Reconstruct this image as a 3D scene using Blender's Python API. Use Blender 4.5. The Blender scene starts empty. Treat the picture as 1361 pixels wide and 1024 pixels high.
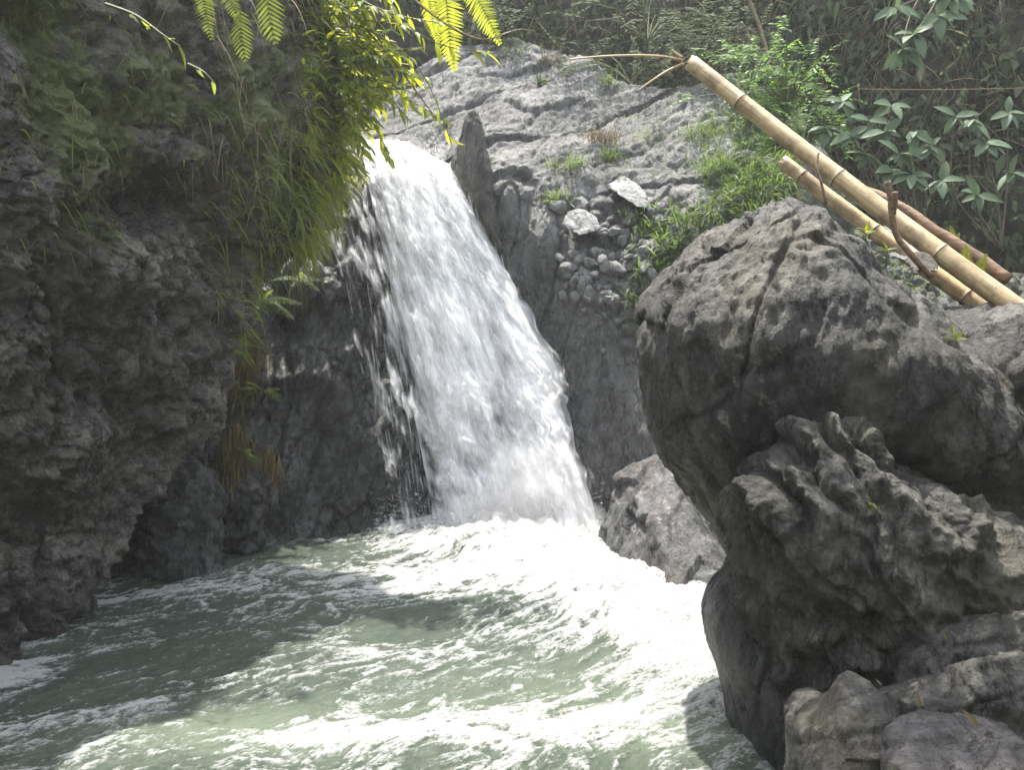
import bpy, bmesh, math, random
import numpy as np
from mathutils import Vector, Matrix

sc = bpy.context.scene
COL = sc.collection
R = math.radians

# ------------------------------------------------------------------ camera
W_PX, H_PX, F = 1361.0, 1024.0, 1178.0      # focal length in photo pixels
CAM_H = 2.5
PITCH = -math.atan(62.0 / F)
cam_d = bpy.data.cameras.new('camera')
cam_d.sensor_fit = 'HORIZONTAL'
cam_d.sensor_width = 36.0
cam_d.lens = 36.0 * F / W_PX
cam_d.clip_start = 0.05
cam_d.clip_end = 400.0
cam = bpy.data.objects.new('camera', cam_d)
cam.location = (0, 0, CAM_H)
cam.rotation_euler = (R(90) + PITCH, 0, 0)
COL.objects.link(cam)
sc.camera = cam

# ------------------------------------------------------------------ sky, sun, exposure
SUN = Vector((-0.10, 0.29, 1.0)).normalized()
world = bpy.data.worlds.new('World')
sc.world = world
world.use_nodes = True
wn = world.node_tree
bg = wn.nodes['Background']
sky = wn.nodes.new('ShaderNodeTexSky')
sky.sky_type = 'NISHITA'
sky.sun_disc = False
sky.sun_elevation = math.asin(SUN.z)
sky.sun_rotation = math.atan2(SUN.x, SUN.y)
sky.air_density = 1.0
sky.dust_density = 2.0
hsv = wn.nodes.new('ShaderNodeHueSaturation')      # bright hazy sky rather than deep blue
hsv.inputs['Saturation'].default_value = 0.35
wn.links.new(sky.outputs[0], hsv.inputs['Color'])
wn.links.new(hsv.outputs[0], bg.inputs[0])
bg.inputs[1].default_value = 0.15
sun_d = bpy.data.lights.new('sun', 'SUN')
sun_d.energy = 2.1
sun_d.angle = R(0.6)
sun_d.color = (1.0, 0.95, 0.86)
sun = bpy.data.objects.new('sun', sun_d)
sun.rotation_euler = SUN.to_track_quat('Z', 'Y').to_euler()
sun.location = SUN * 40
COL.objects.link(sun)
sc.view_settings.view_transform = 'Standard'
sc.view_settings.look = 'None'
sc.view_settings.gamma = 1.0
sc.view_settings.exposure = 2.45
sc.cycles.use_denoising = True
sc.cycles.max_bounces = 8
sc.cycles.volume_bounces = 1
sc.cycles.diffuse_bounces = 4
sc.cycles.transparent_max_bounces = 16
sc.cycles.caustics_reflective = False
sc.cycles.caustics_refractive = False
sc.cycles.sample_clamp_indirect = 6.0

# ------------------------------------------------------------------ projection helpers (pixel of the photo + distance -> metres)
_f = np.array([0, math.cos(PITCH), math.sin(PITCH)])
_u = np.array([0, -math.sin(PITCH), math.cos(PITCH)])
_r = np.array([1.0, 0, 0])
_o = np.array([0, 0, CAM_H])

def P(px, py, d):
    px, py, d = np.broadcast_arrays(np.asarray(px, float), np.asarray(py, float), np.asarray(d, float))
    X = (px - W_PX / 2) / F
    Y = (H_PX / 2 - py) / F
    ray = X[..., None] * _r + Y[..., None] * _u + _f
    return _o + ray * (d / ray[..., 1])[..., None]

def proj(p):
    q = p - _o
    z = q @ _f
    return W_PX / 2 + F * (q @ _r) / z, H_PX / 2 - F * (q @ _u) / z

def V3(a):
    return Vector((float(a[0]), float(a[1]), float(a[2])))

# ------------------------------------------------------------------ numpy noise
_rs = np.random.RandomState(11)
PERM = np.concatenate([_rs.permutation(256)] * 3).astype(np.int32)
_g = _rs.normal(size=(256, 3))
GRAD = (_g / np.linalg.norm(_g, axis=1)[:, None]).astype(np.float32)
JIT = _rs.rand(256, 3).astype(np.float32)

def perlin(p):
    p = np.asarray(p, np.float32)
    i = np.floor(p).astype(np.int32)
    f = p - i
    i &= 255
    w = f * f * f * (f * (f * 6 - 15) + 10)
    out = np.zeros(p.shape[:-1], np.float32)
    for dx in (0, 1):
        for dy in (0, 1):
            for dz in (0, 1):
                h = PERM[PERM[PERM[i[..., 0] + dx] + i[..., 1] + dy] + i[..., 2] + dz]
                g = GRAD[h]
                dot = g[..., 0] * (f[..., 0] - dx) + g[..., 1] * (f[..., 1] - dy) + g[..., 2] * (f[..., 2] - dz)
                wx = w[..., 0] if dx else 1 - w[..., 0]
                wy = w[..., 1] if dy else 1 - w[..., 1]
                wz = w[..., 2] if dz else 1 - w[..., 2]
                out += dot * wx * wy * wz
    return out * 1.5

def fbm(p, o=4, gain=0.5):
    p = np.asarray(p, np.float32)
    a, s, t = 1.0, 0.0, 0.0
    for k in range(o):
        s = s + a * perlin(p + 17.3 * k)
        t += a
        p = p * 2.03
        a *= gain
    return s / t

def ridged(p, o=4, gain=0.5):
    p = np.asarray(p, np.float32)
    a, s, t = 1.0, 0.0, 0.0
    for k in range(o):
        s = s + a * (1 - np.abs(perlin(p + 9.1 * k)) * 2)
        t += a
        p = p * 2.03
        a *= gain
    return s / t

def worley(p):
    """F1, F2 and a random value of the nearest cell"""
    p = np.asarray(p, np.float32)
    i = np.floor(p).astype(np.int32)
    f1 = np.full(p.shape[:-1], 9.0, np.float32)
    f2 = f1.copy()
    idv = np.zeros_like(f1)
    for dx in (-1, 0, 1):
        for dy in (-1, 0, 1):
            for dz in (-1, 0, 1):
                c = i + np.array([dx, dy, dz], np.int32)
                m = c & 255
                h = PERM[PERM[PERM[m[..., 0]] + m[..., 1]] + m[..., 2]]
                d = np.sqrt((((c + JIT[h]) - p) ** 2).sum(-1))
                near = d < f1
                f2 = np.where(near, f1, np.minimum(f2, d))
                idv = np.where(near, h / 255.0, idv)
                f1 = np.where(near, d, f1)
    return f1, f2, idv

def sst(a, b, x):
    t = np.clip((x - a) / (b - a), 0, 1)
    return t * t * (3 - 2 * t)

def basis(p, axis, stretch):
    """coordinates squeezed by 1/stretch along axis, so noise runs long that way"""
    a = np.array(axis, float)
    a /= np.linalg.norm(a)
    along = p @ a
    return p - along[..., None] * a * (1 - 1.0 / stretch)

# ------------------------------------------------------------------ mesh helpers
def mesh_np(name, verts, faces, uv=None, attrs=None, smooth=True):
    me = bpy.data.meshes.new(name)
    verts = np.asarray(verts, np.float32).reshape(-1, 3)
    faces = np.asarray(faces, np.int32)
    n, k = faces.shape
    me.vertices.add(len(verts))
    me.vertices.foreach_set('co', verts.ravel())
    me.loops.add(n * k)
    me.loops.foreach_set('vertex_index', faces.ravel())
    me.polygons.add(n)
    me.polygons.foreach_set('loop_start', np.arange(0, n * k, k, dtype=np.int32))
    if smooth:
        me.polygons.foreach_set('use_smooth', np.ones(n, bool))
    if uv is not None:
        l = me.uv_layers.new(name='UVMap')
        l.data.foreach_set('uv', np.asarray(uv, np.float32)[faces.ravel()].ravel())
    for kx, a in (attrs or {}).items():
        at = me.attributes.new(kx, 'FLOAT', 'POINT')
        at.data.foreach_set('value', np.asarray(a, np.float32).ravel())
    me.update(calc_edges=True)
    return me

def grid_faces(nu, nv):
    i = np.arange(nu * nv).reshape(nu, nv)
    return np.stack([i[:-1, :-1], i[1:, :-1], i[1:, 1:], i[:-1, 1:]], -1).reshape(-1, 4)

def grid_normals(V):
    n = np.cross(np.gradient(V, axis=0), np.gradient(V, axis=1))
    return n / (np.linalg.norm(n, axis=-1, keepdims=True) + 1e-9)

def link(name, me, m=None, parent=None):
    o = bpy.data.objects.new(name, me)
    COL.objects.link(o)
    if parent is not None:
        o.parent = parent
    if m is not None and me is not None and not me.materials:
        me.materials.append(m)
    return o

def tag(o, label=None, cat=None, group=None, kind=None):
    if label: o['label'] = label
    if cat: o['category'] = cat
    if group: o['group'] = group
    if kind: o['kind'] = kind
    return o

def thing(name, label, cat, loc=(0, 0, 0), group=None):
    o = bpy.data.objects.new(name, None)
    o.empty_display_size = 0.1
    o.location = loc
    COL.objects.link(o)
    return tag(o, label, cat, group)

def catmull(C, n, axis=0):
    C = np.moveaxis(np.asarray(C, float), axis, 0)
    m = len(C)
    t = np.linspace(0, m - 1, n) if np.isscalar(n) else np.asarray(n, float)
    i = np.clip(np.floor(t).astype(int), 0, m - 2)
    u = (t - i).reshape((-1,) + (1,) * (C.ndim - 1))
    p0 = C[np.maximum(i - 1, 0)]; p1 = C[i]; p2 = C[i + 1]; p3 = C[np.minimum(i + 2, m - 1)]
    out = 0.5 * (2 * p1 + (p2 - p0) * u + (2 * p0 - 5 * p1 + 4 * p2 - p3) * u ** 2 + (3 * p1 - p0 - 3 * p2 + p3) * u ** 3)
    return np.moveaxis(out, 0, axis)

def tube(pts, rad, sides=8, cap=True):
    pts = np.asarray(pts, float)
    n = len(pts)
    rad = np.broadcast_to(np.asarray(rad, float), (n,))
    t = np.gradient(pts, axis=0)
    t /= np.linalg.norm(t, axis=1)[:, None] + 1e-9
    ref = np.array([0.3, 0.2, 1.0]) if abs(t[:, 2]).mean() < 0.9 else np.array([1.0, 0.1, 0])
    a = np.cross(t, ref); a /= np.linalg.norm(a, axis=1)[:, None]
    b = np.cross(t, a)
    th = np.linspace(0, 2 * np.pi, sides, endpoint=False)
    v = pts[:, None] + rad[:, None, None] * (np.cos(th)[None, :, None] * a[:, None] + np.sin(th)[None, :, None] * b[:, None])
    v = v.reshape(-1, 3)
    f = []
    for i in range(n - 1):
        for k in range(sides):
            f.append((i * sides + k, i * sides + (k + 1) % sides, (i + 1) * sides + (k + 1) % sides, (i + 1) * sides + k))
    if cap:
        c0, c1 = len(v), len(v) + 1
        v = np.vstack([v, pts[0], pts[-1]])
        for k in range(sides):
            f.append((c0, (k + 1) % sides, k, k))
            f.append((c1, (n - 1) * sides + k, (n - 1) * sides + (k + 1) % sides, (n - 1) * sides + (k + 1) % sides))
    return v, f

def tube_mesh(name, pts, rad, sides=8):
    v, f = tube(pts, rad, sides)
    me = bpy.data.meshes.new(name)
    me.from_pydata([tuple(x) for x in v], [], [tuple(dict.fromkeys(q)) for q in f])
    me.polygons.foreach_set('use_smooth', np.ones(len(me.polygons), bool))
    me.update()
    return me

def merge(parts):
    vs, fs, off = [], [], 0
    for v, f in parts:
        v = np.asarray(v).reshape(-1, 3)
        vs.append(v); fs.append(np.asarray(f) + off); off += len(v)
    return np.vstack(vs), np.vstack(fs)

def blades(P0, D, L, Wd, droop, seg=4, profile='grass', rs=None, up=None, roll=0.6, grav=(0, 0, -1.0)):
    """N bent blades or leaves as one vertex / quad array"""
    rs = rs or np.random.RandomState(1)
    P0 = np.asarray(P0, float); N = len(P0)
    D = np.asarray(D, float); D = D / (np.linalg.norm(D, axis=1)[:, None] + 1e-9)
    L = np.broadcast_to(L, (N,)); Wd = np.broadcast_to(Wd, (N,)); droop = np.broadcast_to(droop, (N,))
    t = np.linspace(0, 1, seg + 1)
    g = np.array(grav)
    pos = P0[:, None] + D[:, None] * (L[:, None] * t)[..., None] + g * (droop[:, None] * L[:, None] * t ** 2)[..., None]
    tan = D[:, None] + g * (2 * droop[:, None] * t)[..., None]
    tan /= np.linalg.norm(tan, axis=-1, keepdims=True) + 1e-9
    upv = np.array([0, 0, 1.0]) if up is None else np.asarray(up, float)
    upv = np.broadcast_to(upv, (N, 3)) + rs.normal(size=(N, 3)) * roll
    side = np.cross(tan, upv[:, None]); side /= np.linalg.norm(side, axis=-1, keepdims=True) + 1e-9
    if profile == 'grass':
        w = np.minimum(1, 0.45 + 3 * t) * (1 - t) ** 0.65
    elif profile == 'leaf':
        w = np.sin(np.pi * np.clip(t * 0.97 + 0.02, 0, 1)) ** 0.8
    else:
        w = np.minimum(1, np.minimum(t, 1 - t) * 5 + 0.05)
    w = w * Wd[:, None] * 0.5
    v = np.stack([pos - side * w[..., None], pos + side * w[..., None]], 2).reshape(-1, 3)
    base = (np.arange(N) * (seg + 1) * 2)[:, None] + (np.arange(seg) * 2)[None]
    f = np.stack([base, base + 1, base + 3, base + 2], -1).reshape(-1, 4)
    return v, f

# ------------------------------------------------------------------ materials
def new_mat(name):
    m = bpy.data.materials.new(name)
    m.use_nodes = True
    nt = m.node_tree
    nt.nodes.clear()
    out = nt.nodes.new('ShaderNodeOutputMaterial')
    return m, nt, out

class NB:
    """small node builder"""
    def __init__(s, nt): s.nt = nt
    def n(s, t, **kw):
        x = s.nt.nodes.new(t)
        for k, v in kw.items(): setattr(x, k, v)
        return x
    def l(s, a, b): s.nt.links.new(a, b)
    def val(s, sock, v):
        if hasattr(v, 'is_linked') or isinstance(v, bpy.types.NodeSocket): s.l(v, sock)
        else: sock.default_value = v
    def coord(s, scale=(1, 1, 1), rot=(0, 0, 0), kind='Object'):
        c = s.n('ShaderNodeTexCoord'); mp = s.n('ShaderNodeMapping')
        mp.inputs['Scale'].default_value = scale; mp.inputs['Rotation'].default_value = rot
        s.l(c.outputs[kind], mp.inputs[0]); return mp.outputs[0]
    def noise(s, vec, scale, detail=4, rough=0.55, dist=0.0):
        x = s.n('ShaderNodeTexNoise'); s.l(vec, x.inputs['Vector'])
        x.inputs['Scale'].default_value = scale; x.inputs['Detail'].default_value = detail
        x.inputs['Roughness'].default_value = rough; x.inputs['Distortion'].default_value = dist
        return x.outputs[0]
    def ramp(s, fac, stops, mode='LINEAR'):
        x = s.n('ShaderNodeValToRGB'); s.l(fac, x.inputs[0]); r = x.color_ramp; r.interpolation = mode
        while len(r.elements) < len(stops): r.elements.new(0.5)
        for e, (p, c) in zip(r.elements, stops):
            e.position = p
            e.color = (c, c, c, 1) if np.isscalar(c) else (*c, 1)
        return x.outputs[0]
    def mix(s, fac, a, b, blend='MIX'):
        x = s.n('ShaderNodeMix', data_type='RGBA', blend_type=blend)
        s.val(x.inputs[0], fac)
        for sock, v in ((x.inputs[6], a), (x.inputs[7], b)):
            if isinstance(v, tuple): sock.default_value = (*v, 1)
            else: s.l(v, sock)
        return x.outputs[2]
    def math(s, op, a, b=None, clamp=False):
        x = s.n('ShaderNodeMath', operation=op); x.use_clamp = clamp
        s.val(x.inputs[0], a)
        if b is not None: s.val(x.inputs[1], b)
        return x.outputs[0]
    def attr(s, name):
        return s.n('ShaderNodeAttribute', attribute_name=name).outputs['Fac']
    def bump(s, h, strength, dist, nrm=None):
        x = s.n('ShaderNodeBump'); x.inputs['Strength'].default_value = strength; x.inputs['Distance'].default_value = dist
        s.l(h, x.inputs['Height'])
        if nrm is not None: s.l(nrm, x.inputs['Normal'])
        return x.outputs[0]

def rock_mat(name, dark, mid, light, rough=0.8, wet=0.0, moss=0.0, moss_col=(0.055, 0.07, 0.018), streak=None, scale=1.0,
             lichen=None, attr_moss=False, attr_wet=False, spec=0.4, fine=1.0, warm=None):
    m, nt, out = new_mat(name)
    b = NB(nt)
    if streak: co = b.coord(scale=streak[0], rot=streak[1])
    else: co = b.coord()
    co0 = b.coord()
    n1 = b.noise(co, 1.1 * scale, 6, 0.62, 0.5)
    n2 = b.noise(co, 7 * scale, 9, 0.72, 0.2)
    n3 = b.noise(co0, 42 * scale, 5, 0.7)
    f = b.math('ADD', b.math('MULTIPLY', n1, 0.38), b.math('ADD', b.math('MULTIPLY', n2, 0.36), b.math('MULTIPLY', n3, 0.26)))
    c = b.ramp(f, [(0.42, tuple(x * 0.6 for x in dark)), (0.5, mid), (0.585, light)])
    frn = b.math('ABSOLUTE', b.math('SUBTRACT', b.noise(co, 2.3 * scale, 7, 0.62, 0.8), 0.5))
    frac = b.ramp(frn, [(0.0, 1.0), (0.014, 0.0)])
    c = b.mix(b.math('MULTIPLY', frac, 0.75), c, tuple(x * 0.4 for x in dark))
    if warm:
        c = b.mix(b.math('MULTIPLY', b.ramp(b.noise(co0, 1.7 * scale, 4, 0.6), [(0.5, 0.0), (0.68, 1.0)]), 0.7), c, warm)
    if lichen:
        lf = b.ramp(b.noise(co0, 9 * scale, 5, 0.7), [(0.56, 0.0), (0.63, 1.0)])
        lf2 = b.ramp(b.noise(co0, 0.9, 3), [(0.45, 0.0), (0.62, 1.0)])
        c = b.mix(b.math('MULTIPLY', lf, lf2), c, lichen)
    if moss > 0 or attr_moss:
        mf = b.math('ADD', b.noise(co0, 1.6 * scale, 4, 0.6), b.math('MULTIPLY', b.math('SUBTRACT', b.noise(co0, 19 * scale, 5, 0.75), 0.5), 0.55))
        if attr_moss:
            mf = b.math('ADD', mf, b.math('MULTIPLY', b.math('SUBTRACT', b.attr('moss'), 0.5), 0.55))
        mf = b.ramp(mf, [(0.60 - moss * 0.2, 0.0), (0.70 - moss * 0.2, 1.0)])
        mc = b.mix(b.noise(co0, 30 * scale, 4, 0.7), tuple(x * 0.5 for x in moss_col), tuple(min(1, x * 1.6) for x in moss_col))
        c = b.mix(b.math('MULTIPLY', mf, 0.85), c, mc)
    else:
        mf = None
    bs = b.n('ShaderNodeBsdfPrincipled')
    b.l(c, bs.inputs['Base Color'])
    rr = b.ramp(n2, [(0.35, max(0.08, rough - 0.12)), (0.65, min(1.0, rough + 0.12))])
    if attr_wet:
        rr = b.mix(b.attr('wet'), rr, b.ramp(n2, [(0.38, 0.08), (0.62, 0.36)]))
        drk = b.mix(b.math('MULTIPLY', b.attr('wet'), 0.75), c, b.mix(1.0, c, (0.42, 0.43, 0.46), 'MULTIPLY'))
        b.l(drk, bs.inputs['Base Color'])
    b.l(rr, bs.inputs['Roughness'])
    bs.inputs['Specular IOR Level'].default_value = spec
    h = b.math('ADD', b.math('MULTIPLY', n2, 1.0), b.math('MULTIPLY', n3, 0.45))
    vo = b.n('ShaderNodeTexVoronoi', feature='F1'); b.l(co, vo.inputs['Vector']); vo.inputs['Scale'].default_value = 16 * scale
    h = b.math('ADD', h, b.math('MULTIPLY', vo.outputs['Distance'], -0.18))
    h = b.math('SUBTRACT', h, b.math('MULTIPLY', frac, 0.35))
    nb = b.bump(h, 1.0 * fine, 0.07 / scale)
    nb = b.bump(b.noise(co0, 90 * scale, 5, 0.75), 0.7 * fine, 0.016, nb)
    b.l(nb, bs.inputs['Normal'])
    b.l(bs.outputs[0], out.inputs[0])
    return m

def leaf_mat(name, col, trans, col2=None, rough=0.45, tfac=0.45, var=0.5, scale=6.0):
    m, nt, out = new_mat(name)
    b = NB(nt)
    co = b.coord(kind='Object')
    g = b.n('ShaderNodeNewGeometry')
    oi = b.n('ShaderNodeObjectInfo')
    rnd = b.math('FRACT', b.math('ADD', g.outputs['Random Per Island'], oi.outputs['Random']))
    c2 = col2 or tuple(x * 0.55 for x in col)
    c = b.mix(b.math('MULTIPLY', rnd, var * 1.6, True), col, c2)
    c = b.mix(b.ramp(b.noise(co, scale, 3), [(0.4, 0.0), (0.7, 0.6)]), c, tuple(x * 0.7 for x in col))
    bs = b.n('ShaderNodeBsdfPrincipled')
    b.l(c, bs.inputs['Base Color']); bs.inputs['Roughness'].default_value = rough
    bs.inputs['Specular IOR Level'].default_value = 0.2
    tr = b.n('ShaderNodeBsdfTranslucent')
    b.l(b.mix(b.math('MULTIPLY', rnd, var), trans, tuple(x * 0.55 for x in trans)), tr.inputs[0])
    mx = b.n('ShaderNodeMixShader'); mx.inputs[0].default_value = tfac
    b.l(bs.outputs[0], mx.inputs[1]); b.l(tr.outputs[0], mx.inputs[2])
    b.l(mx.outputs[0], out.inputs[0])
    return m

def plain_mat(name, c1, c2, rough=0.6, scale=(8, 8, 8), detail=5, bump=0.3, bd=0.01, spec=0.3):
    m, nt, out = new_mat(name)
    b = NB(nt)
    co = b.coord(scale=scale)
    n = b.noise(co, 1.0, detail, 0.6)
    bs = b.n('ShaderNodeBsdfPrincipled')
    b.l(b.ramp(n, [(0.35, c1), (0.65, c2)]), bs.inputs['Base Color'])
    bs.inputs['Roughness'].default_value = rough
    bs.inputs['Specular IOR Level'].default_value = spec
    b.l(b.bump(n, bump, bd), bs.inputs['Normal'])
    b.l(bs.outputs[0], out.inputs[0])
    return m

M = {}
M['cliff'] = rock_mat('conglomerate_rock', (0.020, 0.018, 0.015), (0.085, 0.079, 0.068), (0.23, 0.215, 0.185), rough=0.6, moss=0.4, attr_moss=True,
                      moss_col=(0.10, 0.125, 0.03), warm=(0.10, 0.082, 0.055))
M['stone'] = rock_mat('embedded_stone', (0.04, 0.038, 0.034), (0.09, 0.086, 0.075), (0.16, 0.15, 0.13), rough=0.8, moss=0.1, scale=2.0)
M['wall'] = rock_mat('gorge_rock', (0.066, 0.066, 0.062), (0.145, 0.143, 0.132), (0.27, 0.265, 0.25), rough=0.75, attr_wet=True, moss=0.05, attr_moss=True,
                     moss_col=(0.09, 0.115, 0.03), spec=0.75, fine=1.25, streak=((1.3, 1.0, 0.8), (0, R(25), 0)))
M['loose'] = rock_mat('loose_stone', (0.20, 0.197, 0.185), (0.33, 0.325, 0.31), (0.46, 0.455, 0.44), rough=0.8, scale=2.0)
M['boulder'] = rock_mat('boulder_rock', (0.024, 0.022, 0.019), (0.068, 0.064, 0.056), (0.165, 0.156, 0.135), rough=0.55, moss=0.0, streak=((1.5, 1.5, 0.55), (0, 0, 0)),
                        warm=(0.115, 0.10, 0.065), lichen=(0.21, 0.20, 0.165))
M['boulder_wet'] = rock_mat('wet_boulder_rock', (0.022, 0.022, 0.022), (0.055, 0.054, 0.053), (0.12, 0.118, 0.114), rough=0.30, streak=((1.5, 1.5, 0.6), (0, 0, 0)), spec=0.5)
M['boulder_moss'] = rock_mat('mossy_boulder_rock', (0.032, 0.030, 0.026), (0.092, 0.087, 0.074), (0.22, 0.21, 0.178), rough=0.6, attr_moss=True, moss=0.0,
                             moss_col=(0.20, 0.21, 0.03), streak=((1.6, 1.6, 0.5), (0, 0, 0)), warm=(0.115, 0.105, 0.07))
M['purple'] = rock_mat('purplish_rock', (0.020, 0.018, 0.017), (0.050, 0.045, 0.043), (0.13, 0.118, 0.114), rough=0.6, moss=0.15, moss_col=(0.11, 0.12, 0.04))
M['slate'] = rock_mat('striated_rock', (0.045, 0.046, 0.047), (0.11, 0.111, 0.111), (0.23, 0.23, 0.227), rough=0.5, streak=((2.6, 2.6, 0.5), (0, R(-28), 0)),
                      lichen=(0.32, 0.30, 0.28), warm=(0.135, 0.115, 0.105))
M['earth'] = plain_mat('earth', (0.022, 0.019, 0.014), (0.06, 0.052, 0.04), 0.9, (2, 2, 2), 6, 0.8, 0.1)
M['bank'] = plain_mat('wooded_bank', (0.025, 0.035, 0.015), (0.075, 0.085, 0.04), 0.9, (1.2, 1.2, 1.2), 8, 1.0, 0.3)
M['bed'] = plain_mat('stream_bed', (0.05, 0.055, 0.04), (0.12, 0.12, 0.09), 0.8, (1.5, 1.5, 1.5), 6, 0.5, 0.1)
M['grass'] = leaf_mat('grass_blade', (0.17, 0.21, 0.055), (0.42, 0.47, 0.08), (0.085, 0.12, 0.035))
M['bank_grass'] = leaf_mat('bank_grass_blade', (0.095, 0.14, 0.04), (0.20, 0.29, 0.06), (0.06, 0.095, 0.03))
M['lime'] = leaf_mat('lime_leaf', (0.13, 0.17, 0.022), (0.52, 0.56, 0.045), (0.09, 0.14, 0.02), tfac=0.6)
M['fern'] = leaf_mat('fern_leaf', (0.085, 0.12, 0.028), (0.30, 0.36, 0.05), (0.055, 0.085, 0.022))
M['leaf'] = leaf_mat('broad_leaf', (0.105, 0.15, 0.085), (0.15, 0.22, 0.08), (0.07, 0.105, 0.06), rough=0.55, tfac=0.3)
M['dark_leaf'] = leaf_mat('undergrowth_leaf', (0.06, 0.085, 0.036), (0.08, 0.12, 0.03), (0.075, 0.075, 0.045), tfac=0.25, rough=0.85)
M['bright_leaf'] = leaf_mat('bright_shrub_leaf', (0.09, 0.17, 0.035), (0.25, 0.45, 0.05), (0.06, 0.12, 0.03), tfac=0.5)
M['dry'] = leaf_mat('dry_stalk', (0.24, 0.19, 0.11), (0.2, 0.15, 0.07), (0.14, 0.11, 0.065), tfac=0.2, rough=0.7)
M['root'] = leaf_mat('hanging_root', (0.17, 0.125, 0.06), (0.15, 0.11, 0.05), (0.13, 0.115, 0.045), tfac=0.25, rough=0.8)
M['twig'] = plain_mat('twig_bark', (0.07, 0.055, 0.038), (0.16, 0.13, 0.095), 0.8, (20, 20, 20))
M['stem'] = plain_mat('green_stem', (0.06, 0.075, 0.025), (0.11, 0.12, 0.04), 0.6, (20, 20, 20))
M['branch'] = plain_mat('branch_bark', (0.085, 0.052, 0.03), (0.20, 0.13, 0.08), 0.75, (10, 10, 40), 6, 0.6, 0.01)
M['bark'] = plain_mat('tree_bark', (0.05, 0.042, 0.032), (0.13, 0.11, 0.085), 0.85, (6, 6, 2), 6, 0.8, 0.03)

def bamboo_mat():
    m, nt, out = new_mat('dry_bamboo')
    b = NB(nt)
    co = b.coord(scale=(3, 40, 40))           # local X runs along the pole
    co2 = b.coord(scale=(1, 1, 1))
    n1 = b.noise(co, 1.0, 5, 0.6); n2 = b.noise(co2, 5, 5, 0.65)
    c = b.ramp(n1, [(0.3, (0.36, 0.25, 0.12)), (0.55, (0.52, 0.39, 0.21)), (0.75, (0.64, 0.51, 0.31))])
    c = b.mix(b.ramp(n2, [(0.47, 0.0), (0.64, 0.8)]), c, (0.20, 0.135, 0.075))
    c = b.mix(b.ramp(b.noise(b.coord(scale=(1.2, 60, 60)), 1.0, 3), [(0.60, 0.0), (0.66, 0.55)]), c, (0.13, 0.085, 0.045))
    c = b.mix(b.ramp(b.noise(co2, 38, 3, 0.6), [(0.62, 0.0), (0.70, 0.6)]), c, (0.10, 0.06, 0.03))
    bs = b.n('ShaderNodeBsdfPrincipled'); b.l(c, bs.inputs['Base Color'])
    bs.inputs['Roughness'].default_value = 0.42
    b.l(b.bump(n1, 0.25, 0.004), bs.inputs['Normal']); b.l(bs.outputs[0], out.inputs[0])
    return m
M['bamboo'] = bamboo_mat()

def fall_mat():
    m, nt, out = new_mat('falling_water')
    b = NB(nt)
    uv = b.coord(scale=(1, 1, 1), kind='UV')
    a = b.attr('cover')
    mp = b.n('ShaderNodeMapping'); b.l(uv, mp.inputs[0]); mp.inputs['Scale'].default_value = (12, 1.2, 1)
    n1 = b.noise(mp.outputs[0], 1.0, 5, 0.6, 0.0)
    mp2 = b.n('ShaderNodeMapping'); b.l(uv, mp2.inputs[0]); mp2.inputs['Scale'].default_value = (55, 2.6, 1)
    n2 = b.noise(mp2.outputs[0], 1.0, 4, 0.6)
    x = b.math('ADD', a, b.math('MULTIPLY', b.math('SUBTRACT', n1, 0.5), 1.6))
    x = b.math('ADD', x, b.math('MULTIPLY', b.math('SUBTRACT', n2, 0.5), 0.4))
    al = b.n('ShaderNodeMapRange', interpolation_type='SMOOTHSTEP'); b.l(x, al.inputs[0])
    al.inputs[1].default_value = 0.10; al.inputs[2].default_value = 1.25
    d = b.n('ShaderNodeBsdfPrincipled'); d.inputs['Base Color'].default_value = (0.97, 0.97, 0.97, 1)
    d.inputs['Roughness'].default_value = 0.55
    t = b.n('ShaderNodeBsdfTranslucent'); t.inputs[0].default_value = (0.97, 0.97, 0.975, 1)
    mx = b.n('ShaderNodeMixShader'); mx.inputs[0].default_value = 0.55
    b.l(d.outputs[0], mx.inputs[1]); b.l(t.outputs[0], mx.inputs[2])
    tp = b.n('ShaderNodeBsdfTransparent')
    m2 = b.n('ShaderNodeMixShader'); b.l(al.outputs[0], m2.inputs[0]); b.l(tp.outputs[0], m2.inputs[1]); b.l(mx.outputs[0], m2.inputs[2])
    b.l(m2.outputs[0], out.inputs[0])
    return m
M['fall'] = fall_mat()

def drop_mat():
    m, nt, out = new_mat('water_drops')
    b = NB(nt)
    d = b.n('ShaderNodeBsdfPrincipled'); d.inputs['Base Color'].default_value = (0.82, 0.84, 0.88, 1); d.inputs['Roughness'].default_value = 0.25
    t = b.n('ShaderNodeBsdfTranslucent'); t.inputs[0].default_value = (0.85, 0.87, 0.9, 1)
    mx = b.n('ShaderNodeMixShader'); mx.inputs[0].default_value = 0.4
    b.l(d.outputs[0], mx.inputs[1]); b.l(t.outputs[0], mx.inputs[2])
    tp = b.n('ShaderNodeBsdfTransparent')
    m2 = b.n('ShaderNodeMixShader'); m2.inputs[0].default_value = 0.3
    b.l(tp.outputs[0], m2.inputs[1]); b.l(mx.outputs[0], m2.inputs[2])
    b.l(m2.outputs[0], out.inputs[0])
    return m
M['drops'] = drop_mat()

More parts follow.
